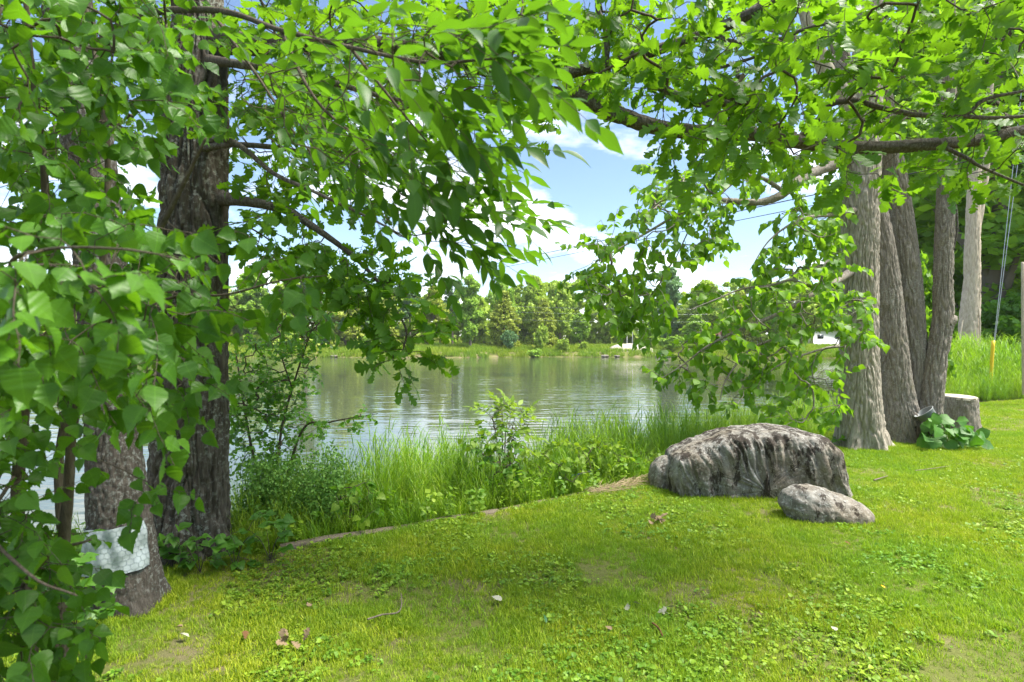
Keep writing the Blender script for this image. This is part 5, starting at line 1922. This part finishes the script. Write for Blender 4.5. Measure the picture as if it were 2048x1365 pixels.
for k, (px_, top, d, wm, mt, lab) in enumerate([
    (1020, 660, 92, .62, M_BLUE, 'blue-green bush on the far shore below the wide cedar'),
    (1084, 645, 93, .55, M_PALE, 'pale tall bush beside the blue-green one'),
    (1072, 697, 88.3, 1.4, M_DECID, 'low dark bush overhanging the far waterline'),
    (1125, 678, 92, .95, M_PALE, 'yellowish bush at the near side of the gravel slope'),
    (1168, 682, 93, 1.0, M_PALE, 'second yellowish bush at the gravel slope, closest to it'),
    (875, 684, 94, 1.1, M_DECID, 'small green bush below the olive cedar'),
    (745, 672, 92, 1.2, M_DECID, 'rounded dark bush below the broad cedar'),
    (640, 668, 93, 1.2, M_BLUE, 'grey-green bush at the far waterline past the shrub'),
    (1340, 670, 92, 1.2, M_DECID, 'green bush at the end of the gravel slope'),
    (560, 672, 93, 1.3, M_PALE, 'pale bush on the far shore behind the small-leaved shrub'),
    (1560, 668, 96, 1.3, M_DECID, 'green bush in front of the white camper'),
]):
    put_tree('bush', lab, 'bush', mt, px_, top, d, wm, k % 3, 'bushes along the far shore', per=26, q=.08, cat='bush')

# a ragged wood behind the far trees closes the skyline
xs = np.arange(-150, 150, 3.0)
cc, RR_ = [], []
for x in xs:
    hgt = 12.5 + 3.0 * math.sin(x * .13) + rng.uniform(-2, 2)
    y = 118 + rng.uniform(-3, 4)
    for q in range(30):
        t = rng.uniform(0, 1) ** 1.25
        cc.append((x + rng.normal(0, 1.6), y + rng.normal(0, 1.2), .8 + hgt * t * .92))
        RR_.append(rng.uniform(.6, 1.3) * (1.15 - .5 * t))
wood = link('far_wood', clumps_mesh('far_wood', np.array(cc), np.array(RR_) * 1.3, 44, .85, M_PALE, 77), kind='stuff')
tag(wood, 'dense wood closing off the far shore behind the cedars', 'woodland')

# woods on the right behind the clump
WOODS = [
    ('tallbroad', 1985, -60, 26, 1.5, 0, 'dark tall tree of the wood behind the bare pale trunk'),
    ('broad', 2130, -80, 36, 1.3, 1, 'dark tree at the picture edge behind the guy wires'),
    ('tallbroad', 1890, -20, 34, 1.3, 2, 'tall woodland tree seen between the third trunk and the pale one'),
    ('broad', 1830, 180, 40, 1.0, 0, 'woodland tree showing between the second and third trunks'),
    ('broad', 1940, 120, 44, 1.1, 2, 'deep woodland tree beyond the bare pale trunk'),
    ('broad', 2190, 60, 28, 1.3, 2, 'leafy tree leaning in beyond the yellow wire guard'),
    ('broad', 1770, 330, 55, 1.1, 1, 'farther woodland tree glimpsed between the first two trunks'),
]
for k, (kd, px_, top, d, wm, var, lab) in enumerate(WOODS):
    put_tree('woodland_tree', lab, kd, M_WOODS, px_, top, d, wm, var, 'trees of the wood behind the clump', per=34, q=.017)
for k, (px_, top, d, wm, lab) in enumerate([
    (2025, 600, 24, 1.2, 'leafy thicket bush beside the yellow wire guard'),
    (1908, 640, 24, 1.2, 'bush at the foot of the pale bare trunk'),
    (2090, 560, 23, 1.2, 'thicket bush at the picture edge behind the lawn'),
    (1840, 610, 27, 1.4, 'bush showing between the second and third trunks'),
    (1975, 620, 27, 1.3, 'low bush between the pale trunk and the guy wires'),
]):
    put_tree('thicket_bush', lab, 'bush', M_WOODS if k % 2 else M_SHRUB, px_, top, d, wm, k % 3, 'bushes of the thicket behind the lawn', per=70, q=.040, cat='bush')
# a near leafy sapling of lighter green between trunks
put_tree('basswood_shoot', 'bright green broad-leaved shoots between the second and third trunks', 'bush', M_LINDEN, 1850, 500, 14, .45, 1, None, 50, .045, cat='shrub')

# the bare dead trunk
dr = rows_px([(1938, 790, 20, .34), (1937, 720, 20, .30), (1938, 650, 20, .30), (1942, 600, 20, .285), (1944, 560, 20, .25), (1946, 450, 20, .225), (1949, 350, 20, .20), (1949, 332, 20, .19)])
dead = empty('dead_tree', (*dr[0, :2], 0), 'pale bare trunk snapped off at the top in the thicket', 'dead tree')
link('trunk', trunk_mesh('trunk', dr, M_DEAD, ns=60, step=.05, fx=9, fz=.9, amp=.03, lumps=.03, seed=33), dead)
for k, L in enumerate([[(1952, 480, 19.9, .09), (1968, 380, 20, .10), (1974, 310, 20, .10), (1978, 250, 20, .09), (1982, 150, 20, .08)]]):
    link('limb', trunk_mesh('limb', rows_px(L), M_DEAD, ns=24, step=.06, fx=9, fz=1, amp=.02, seed=34), dead)
for k, L in enumerate([[(1925, 640, 19.8, .03), (1918, 690, 19.7, .03), (1922, 740, 19.7, .02)], [(1950, 590, 19.8, .02), (1960, 640, 19.7, .025), (1958, 740, 19.7, .02)], [(1955, 540, 19.8, .012), (1962, 575, 19.75, .012), (1953, 620, 19.75, .01)]]):
    link('peeling_strip', trunk_mesh('peeling_strip', rows_px(L), M_DEAD, ns=10, step=.08, fx=9, fz=1, amp=.01, seed=35 + k), dead)

gr_ = rows_px([(2049, 790, 14, .05), (2047, 640, 14, .045), (2045, 525, 14, .030)])
e = empty('dead_tree', (*gr_[0, :2], 0), 'thin grey broken stem at the picture edge beyond the lawn', 'dead tree')
link('trunk', trunk_mesh('trunk', gr_, M_DEAD, ns=24, step=.05, fx=12, fz=1.5, amp=.008, seed=40), e)

# ================================================================== guy wires, power lines
M_STEEL = plain_mat('steel_cable', (.42, .44, .45), .4, .8, .15, 40, 0)
M_CABLE = plain_mat('black_cable', (.035, .035, .038), .6, 0, .15, 40, 0)
M_YEL = plain_mat('yellow_guard', (.72, .50, .015), .4, 0, .12, 8, .1)
GD = 15.5
guy = empty('guy_wire', (*P(1979, 740, GD)[:2], 0), 'pair of steel guy wires running up from a yellow guard', 'guy wire')
for dx in (0, 9):
    a, b = P(1984 + dx * .1, 720, GD), P(2030 + dx, 300, GD)
    b2_ = a + (b - a) * 2.4
    v, f = tube_arrays(np.linspace(a, b2_, 12), np.full(12, .0075), 6)
    link('wire', mesh_from('wire', v, f, M_STEEL), guy)
a, b = P(1979, 790, GD), P(1986.5, 682, GD)
c = np.linspace(a, b, 10)
v, f = tube_arrays(c, np.full(10, .042), 18)
v2, f2 = tube_arrays(c, np.full(10, .037), 18)
rimq = np.stack([9 * 18 + np.arange(18), 9 * 18 + (np.arange(18) + 1) % 18, 180 + 9 * 18 + (np.arange(18) + 1) % 18, 180 + 9 * 18 + np.arange(18)], -1)
link('guard', mesh_from('guard', np.vstack([v, v2]), np.vstack([f, f2[:, ::-1] + 180, rimq]), M_YEL), guy)


def wire(name, label, p0, p1, rad, sag, mat, nseg=60, grp=None):
    t = np.linspace(0, 1, nseg)[:, None]
    c = p0 * (1 - t) + p1 * t
    c[:, 2] -= sag * (4 * t * (1 - t))[:, 0]
    v, f = tube_arrays(c, np.full(nseg, rad), 6)
    o = link(name, mesh_from(name, v, f, mat))
    tag(o, label, 'cable', grp)
    return o


def past(pa, pb, k):
    return pa + (pb - pa) * k


wa, wb = P(560, 617, 90), P(1456, 424, 17)
wire('power_line', 'upper black overhead line climbing across the sky gap', past(wb, wa, 1.25), past(wa, wb, 1.13), .013, .15, M_CABLE, grp='overhead lines')
wa, wb = P(560, 621, 90), P(1440, 446, 17.5)
wire('power_line', 'lower black overhead line climbing across the sky gap', past(wb, wa, 1.25), past(wa, wb, 1.13), .010, .12, M_CABLE, grp='overhead lines')
for k, yy in enumerate((615, 626, 641)):
    wire('power_line', 'thin pale line across the cedars, %s of the three' % ('top', 'middle', 'bottom')[k], P(1020, yy - 2, 91), P(1420, yy + 3, 91), .011, .2, M_STEEL, 30, 'overhead lines')

# ================================================================== far shore things
M_GRAV = plain_mat('gravel', (.40, .365, .31), .95, 0, .35, 6, .6, .1)
gb = []
for iu, u in enumerate(np.linspace(0, 1, 40)):
    for iv, v_ in enumerate(np.linspace(0, 1, 14)):
        x = (1222 + 86 * u - 1024) / F * 93.0
        prof = math.sin(math.pi * u) ** .35
        y = 90.6 + 4.2 * v_
        gb.append((x + .4 * math.sin(v_ * 5), y, gz(x, y) - .12 + prof * (1.25 * float(sstep(0, .75, v_)) * (1 - .6 * max(0, v_ - .75) / .25)) + .10 * perlin(np.array([[x * 1.3, y * 1.3, 0]]))[0]))
gb = np.array(gb)
i = np.arange(39)[:, None] * 14 + np.arange(13)[None]
gravel = link('gravel_slope', mesh_from('gravel_slope', gb, np.stack([i, i + 14, i + 15, i + 1], -1).reshape(-1, 4), M_GRAV))
tag(gravel, 'pale bare gravel slope on the far shore', 'slope', kind='structure')


def box(x0, x1, y0, y1, z0, z1):
    v = np.array([(x, y, z) for z in (z0, z1) for y in (y0, y1) for x in (x0, x1)])
    return v, np.array([[0, 2, 3, 1], [4, 5, 7, 6], [0, 1, 5, 4], [1, 3, 7, 5], [3, 2, 6, 7], [2, 0, 4, 6]])


M_WHITE = plain_mat('white_siding', (.60, .60, .58), .6, 0, .06, 3, .05)
M_ROOF = plain_mat('red_roof', (.17, .085, .065), .8, 0, .3, 5, .3)
M_GLASS = plain_mat('dark_window', (.03, .035, .04), .1, 0, .1, 2, 0)
hx, hy = P(1472, 670, 112)[:2]
hz_ = gz(hx, hy)
house = empty('house', (hx, hy, hz_), 'small red-roofed white house on the far shore behind the boughs', 'house')
link('wall', mesh_from('wall', *box(-3.2, 3.2, -2.5, 2.5, -.3, 2.1), M_WHITE, False), house, False)
v = np.array([(-3.6, -3, 2.0), (3.6, -3, 2.0), (3.6, 3, 2.0), (-3.6, 3, 2.0), (-3.6, 0, 3.6), (3.6, 0, 3.6), (-3.6, -3, 1.85), (3.6, -3, 1.85), (3.6, 3, 1.85), (-3.6, 3, 1.85)])
link('roof', mesh_from('roof', v, [np.array([[0, 1, 5, 4], [2, 3, 4, 5], [6, 7, 1, 0], [8, 9, 3, 2], [9, 8, 7, 6]]), np.array([[0, 4, 3], [1, 2, 5]])], M_ROOF, False), house, False)
for xx in (-2.2, .1, 2.0):
    link('window', mesh_from('window', *box(xx - .45, xx + .45, -2.54, -2.46, .9, 1.7), M_GLASS, False), house, False)
link('door', mesh_from('door', *box(-1.35, -.55, -2.55, -2.46, -.2, 1.8), M_ROOF, False), house, False)
cx_, cy_ = P(1655, 668, 98)[:2]
cz_ = gz(cx_, cy_)
camper = empty('camper', (cx_, cy_, cz_), 'white camper trailer parked on the far shore behind the basswood', 'trailer')
pr = [(-3.0, .5), (2.6, .5), (3.0, 1.2), (2.7, 2.7), (-2.7, 2.8), (-3.0, 2.4)]
v = np.array([(x, y, z) for y in (-1.1, 1.1) for x, z in pr])
i = np.arange(6)
link('body', mesh_from('body', v, [np.stack([i, (i + 1) % 6, (i + 1) % 6 + 6, i + 6], -1), np.array([[0, 1, 2, 3, 4, 5]]), np.array([[11, 10, 9, 8, 7, 6]])], M_WHITE, False), camper, False)
for xx in (-1.8, 1.2):
    link('window', mesh_from('window', *box(xx - .5, xx + .5, -1.14, -1.08, 1.5, 2.2), M_GLASS, False), camper, False)
for xx in (-.5, .45):
    a = np.linspace(0, 2 * np.pi, 20, endpoint=False)
    rg = np.array([(.36, -1.0), (.36, -1.2), (.2, -1.22), (0, -1.22)])
    v = np.array([(xx + q * math.cos(t), y, .36 + q * math.sin(t)) for q, y in rg for t in a])
    f = np.array([(k * 20 + q, k * 20 + (q + 1) % 20, (k + 1) * 20 + (q + 1) % 20, (k + 1) * 20 + q) for k in range(3) for q in range(20)])
    link('wheel', mesh_from('wheel', v, f, M_CABLE), camper, False)
for k, (px_, top) in enumerate([(1265, 664), (1254, 672)]):
    x, y = P(px_, 690, 96)[:2]
    v, f = tube_arrays(np.array([(x, y, gz(x, y) - .2), (x, y, 1.0), (x, y, CAMZ - (top - 682.5) / F * 96)]), np.array([.08, .075, .065]), 10)
    o = link('marker_post', mesh_from('marker_post', v, f, M_WHITE))
    tag(o, ('taller pale post above the gravel slope', 'shorter pale post above the gravel slope')[k], 'post', 'posts above the gravel')
for k, (px_, d, s_, lab) in enumerate([(668, 87.3, .8, 'flat grey stone at the far waterline beyond the shrub'), (1210, 88.3, .75, 'grey stone at the far waterline below the gravel slope'),
                                       (1234, 87.6, .65, 'pale stone lying in the far shallows beside the grey one'), (1326, 87.6, 1.5, 'long low reddish stone at the far waterline past the gravel'), (736, 87.2, .4, 'small stone at the far waterline under the drooping oak spray')]):
    a = np.linspace(0, 6.28, 15)[:-1]
    o = boulder('shore_stone', [(math.cos(t) * s_ * .8, math.sin(t) * s_ * .26 + .06) for t in a], s_ * .5, 0, (1, 0), k + 20, 40, 24, 2.2, .08)
    o.location = ((px_ - 1024) / F * d, d, WATER_Z + .1)
    tag(o, lab, 'stone', 'stones along the far shore')

# ================================================================== litter on the lawn
M_DRY = plain_mat('dry_leaf', (.22, .16, .095), .85, 0, .35, 25, .3, .1)
M_PALELEAF = plain_mat('pale_leaf', (.36, .35, .26), .8, 0, .2, 25, .2, .1)
M_YLEAF = plain_mat('yellow_leaf', (.78, .42, .02), .7, 0, .15, 25, .2, .2)
M_BROWN = plain_mat('brown_leaf', (.13, .065, .03), .8, 0, .3, 25, .2, .1)
M_GLEAF = plain_mat('fallen_green_leaf', (.04, .12, .04), .5, 0, .2, 25, .2, .3)


def fallen(px_, py_, size, mat, label, shapes=SH_BIRCH, k=0, az=0.0, tilt=.15, lift=.032):
    d = gd(py_)
    p = P(px_, py_, d)
    v, f, uv = shapes[k % len(shapes)]
    o = link('fallen_leaf', mesh_from('fallen_leaf', v * size * .8, f, mat, True, None, uv))
    o.location = (p[0], p[1], gz(p[0], p[1]) + lift)
    o.rotation_euler = (tilt + .25, tilt * .6, az)
    tag(o, label, 'fallen leaf', 'fallen leaves on the lawn')
    return o


fallen(1003, 1203, .085, M_PALELEAF, 'pale upturned leaf in the middle of the lawn', az=1.3)
fallen(1092, 1248, .075, M_GLEAF, 'dark green fallen leaf near the pale upturned one', SH_ASH, 1, .4, .5)
fallen(1770, 1188, .055, M_YLEAF, 'bright yellow-orange leaf on the open lawn', k=2, az=.9)
fallen(1752, 1160, .05, M_PALELEAF, 'straw-coloured leaf just beyond the yellow-orange one', SH_ASH, 0, 1.9)
fallen(1672, 1272, .045, M_PALELEAF, 'small cream leaf low on the lawn before the boulders', k=1, az=.2)
fallen(1702, 1103, .06, M_BROWN, 'dark brown curled leaf on the lawn past the low boulder', SH_OAK, 1, .7, .4)
fallen(1811, 1152, .05, M_BROWN, 'dark brown crumpled leaf beyond the yellow-orange one', SH_OAK, 3, 2.2, .5)
fallen(378, 1278, .09, M_PALELEAF, 'grey-white bark-like leaf in the shade before the oak', SH_ASH, 1, 1.4)
fallen(490, 1287, .07, M_BROWN, 'reddish brown leaf in the shade below the oak', SH_OAK, 0, .4, .3)
fallen(365, 1258, .05, M_DRY, 'tan leaf lying beside the grey-white one', k=3, az=2.0)
fallen(1222, 1262, .05, M_DRY, 'tan scrap of leaf below the dry leaf clump', k=1, az=.8)
fallen(620, 1215, .05, M_DRY, 'tan leaf near the fallen twig', k=2, az=.8)
for k, (px_, py_, lab) in enumerate([(1310, 1047, 'curled dry oak leaves heaped on the lawn before the boulder'), (1310, 1215, 'grey crumpled dry leaves low in the middle lawn'), (580, 1300, 'curled tan dry leaves in the shade near the camera')]):
    d = gd(py_)
    p = P(px_, py_, d)
    root = empty('dry_leaf_clump', (p[0], p[1], gz(p[0], p[1])), lab, 'leaf litter')
    rr = np.random.default_rng(300 + k)
    for q in range(6):
        v, f, uv = SH_OAK[(q + k) % 6]
        o = bpy.data.objects.new('leaf', mesh_from('leaf', v * .075 * (1.2 if k < 1 else .85), f, M_DRY if k != 1 else M_PALELEAF, True, None, uv))
        COL.objects.link(o)
        o.parent = root
        o.location = (rr.normal(0, .045), rr.normal(0, .03), .03 + .02 * rr.uniform())
        o.rotation_euler = (rr.normal(.5, .7), rr.normal(0, .6), rr.uniform(0, 6.28))


def twig(pxs, rad, mat, label, lift=.035):
    rows = []
    for px_, py_ in pxs:
        p = P(px_, py_, gd(py_))
        rows.append((p[0], p[1], gz(p[0], p[1]) + lift, rad))
    rows = np.array(rows)
    rows[:, 3] *= np.linspace(1.2, .6, len(rows))
    o = link('fallen_twig', trunk_mesh('fallen_twig', rows, mat, ns=8, step=.02, fx=40, fz=10, amp=.0012, seed=3))
    tag(o, label, 'twig', 'fallen twigs')


twig([(735, 1246), (765, 1236), (795, 1231), (803, 1215), (802, 1192)], .0055, M_TIMBER, 'bent grey twig lying on the lawn below the edging')
twig([(1748, 968), (1762, 963), (1775, 959)], .008, M_TIMBER, 'short pale stick on the lawn below the basswood roots')
twig([(1305, 1250), (1318, 1262), (1325, 1278)], .006, M_BROWN, 'dark little twig low on the lawn')
twig([(1830, 945), (1870, 940), (1900, 936)], .005, M_TIMBER, 'thin grey stick before the large-leaved plant')

M_ROPE = plain_mat('blue_rope', (.02, .16, .50), .6, 0, .2, 60, 0)
pp = [P(1088, 966, 6.25), P(1120, 957, 6.3), P(1160, 948, 6.35), P(1200, 938, 6.45)]
rows = np.array([(*q, .008) for q in pp])
c = catmull(rows, .03)
v, f = tube_arrays(c[:, :3], c[:, 3], 6)
o = link('blue_rope', mesh_from('blue_rope', v, f, M_ROPE))
tag(o, 'short blue rope caught in the weeds above the edging', 'rope')

# dry straw raked against the boulder
acc = Acc()
rr = np.random.default_rng(400)
for k in range(520):
    t = rr.uniform()
    x, y = .75 + .95 * t + rr.normal(0, .05), np.interp(.75 + .95 * t, EDGE[:, 0], EDGE[:, 1]) - .05 + rr.normal(0, .10)
    z = gz(x, y) + rr.uniform(.0, .06 + .05 * t)
    a = rr.normal(.5, .5)
    L_ = rr.uniform(.05, .22)
    d_ = np.array([math.cos(a), math.sin(a), rr.normal(0, .18)]) * L_
    v, f = tube_arrays(np.array([(x, y, z), (x, y, z) + d_ * .5 + rr.normal(0, .006, 3), (x, y, z) + d_]), np.array([.0018, .0018, .001]), 3)
    acc.add(v, f)
M_STRAW = plain_mat('straw', (.42, .33, .20), .9, 0, .3, 12, 0, .1)
o = link('dry_straw', acc.mesh('dry_straw', M_STRAW), kind='stuff')
tag(o, 'dry straw raked up between the edging and the boulder', 'straw')

# ------------------------------------------------------------------ the air over the lake
m, n, l = new_mat('summer_haze')
out = n.new("ShaderNodeOutputMaterial")
pv = n.new("ShaderNodeVolumePrincipled")
pv.inputs['Color'].default_value = (.93, .96, 1.0, 1)
pv.inputs['Density'].default_value = .00022
pv.inputs['Anisotropy'].default_value = .2
l.new(pv.outputs[0], out.inputs['Volume'])
v, f = box(-1600, 1600, -320, 2600, -4.2, 32)
o = link('haze', mesh_from('haze', v, f, m, False), kind='stuff')
tag(o, 'thin pale summer haze over the lake', 'haze')
SC.cycles.volume_bounces = 1
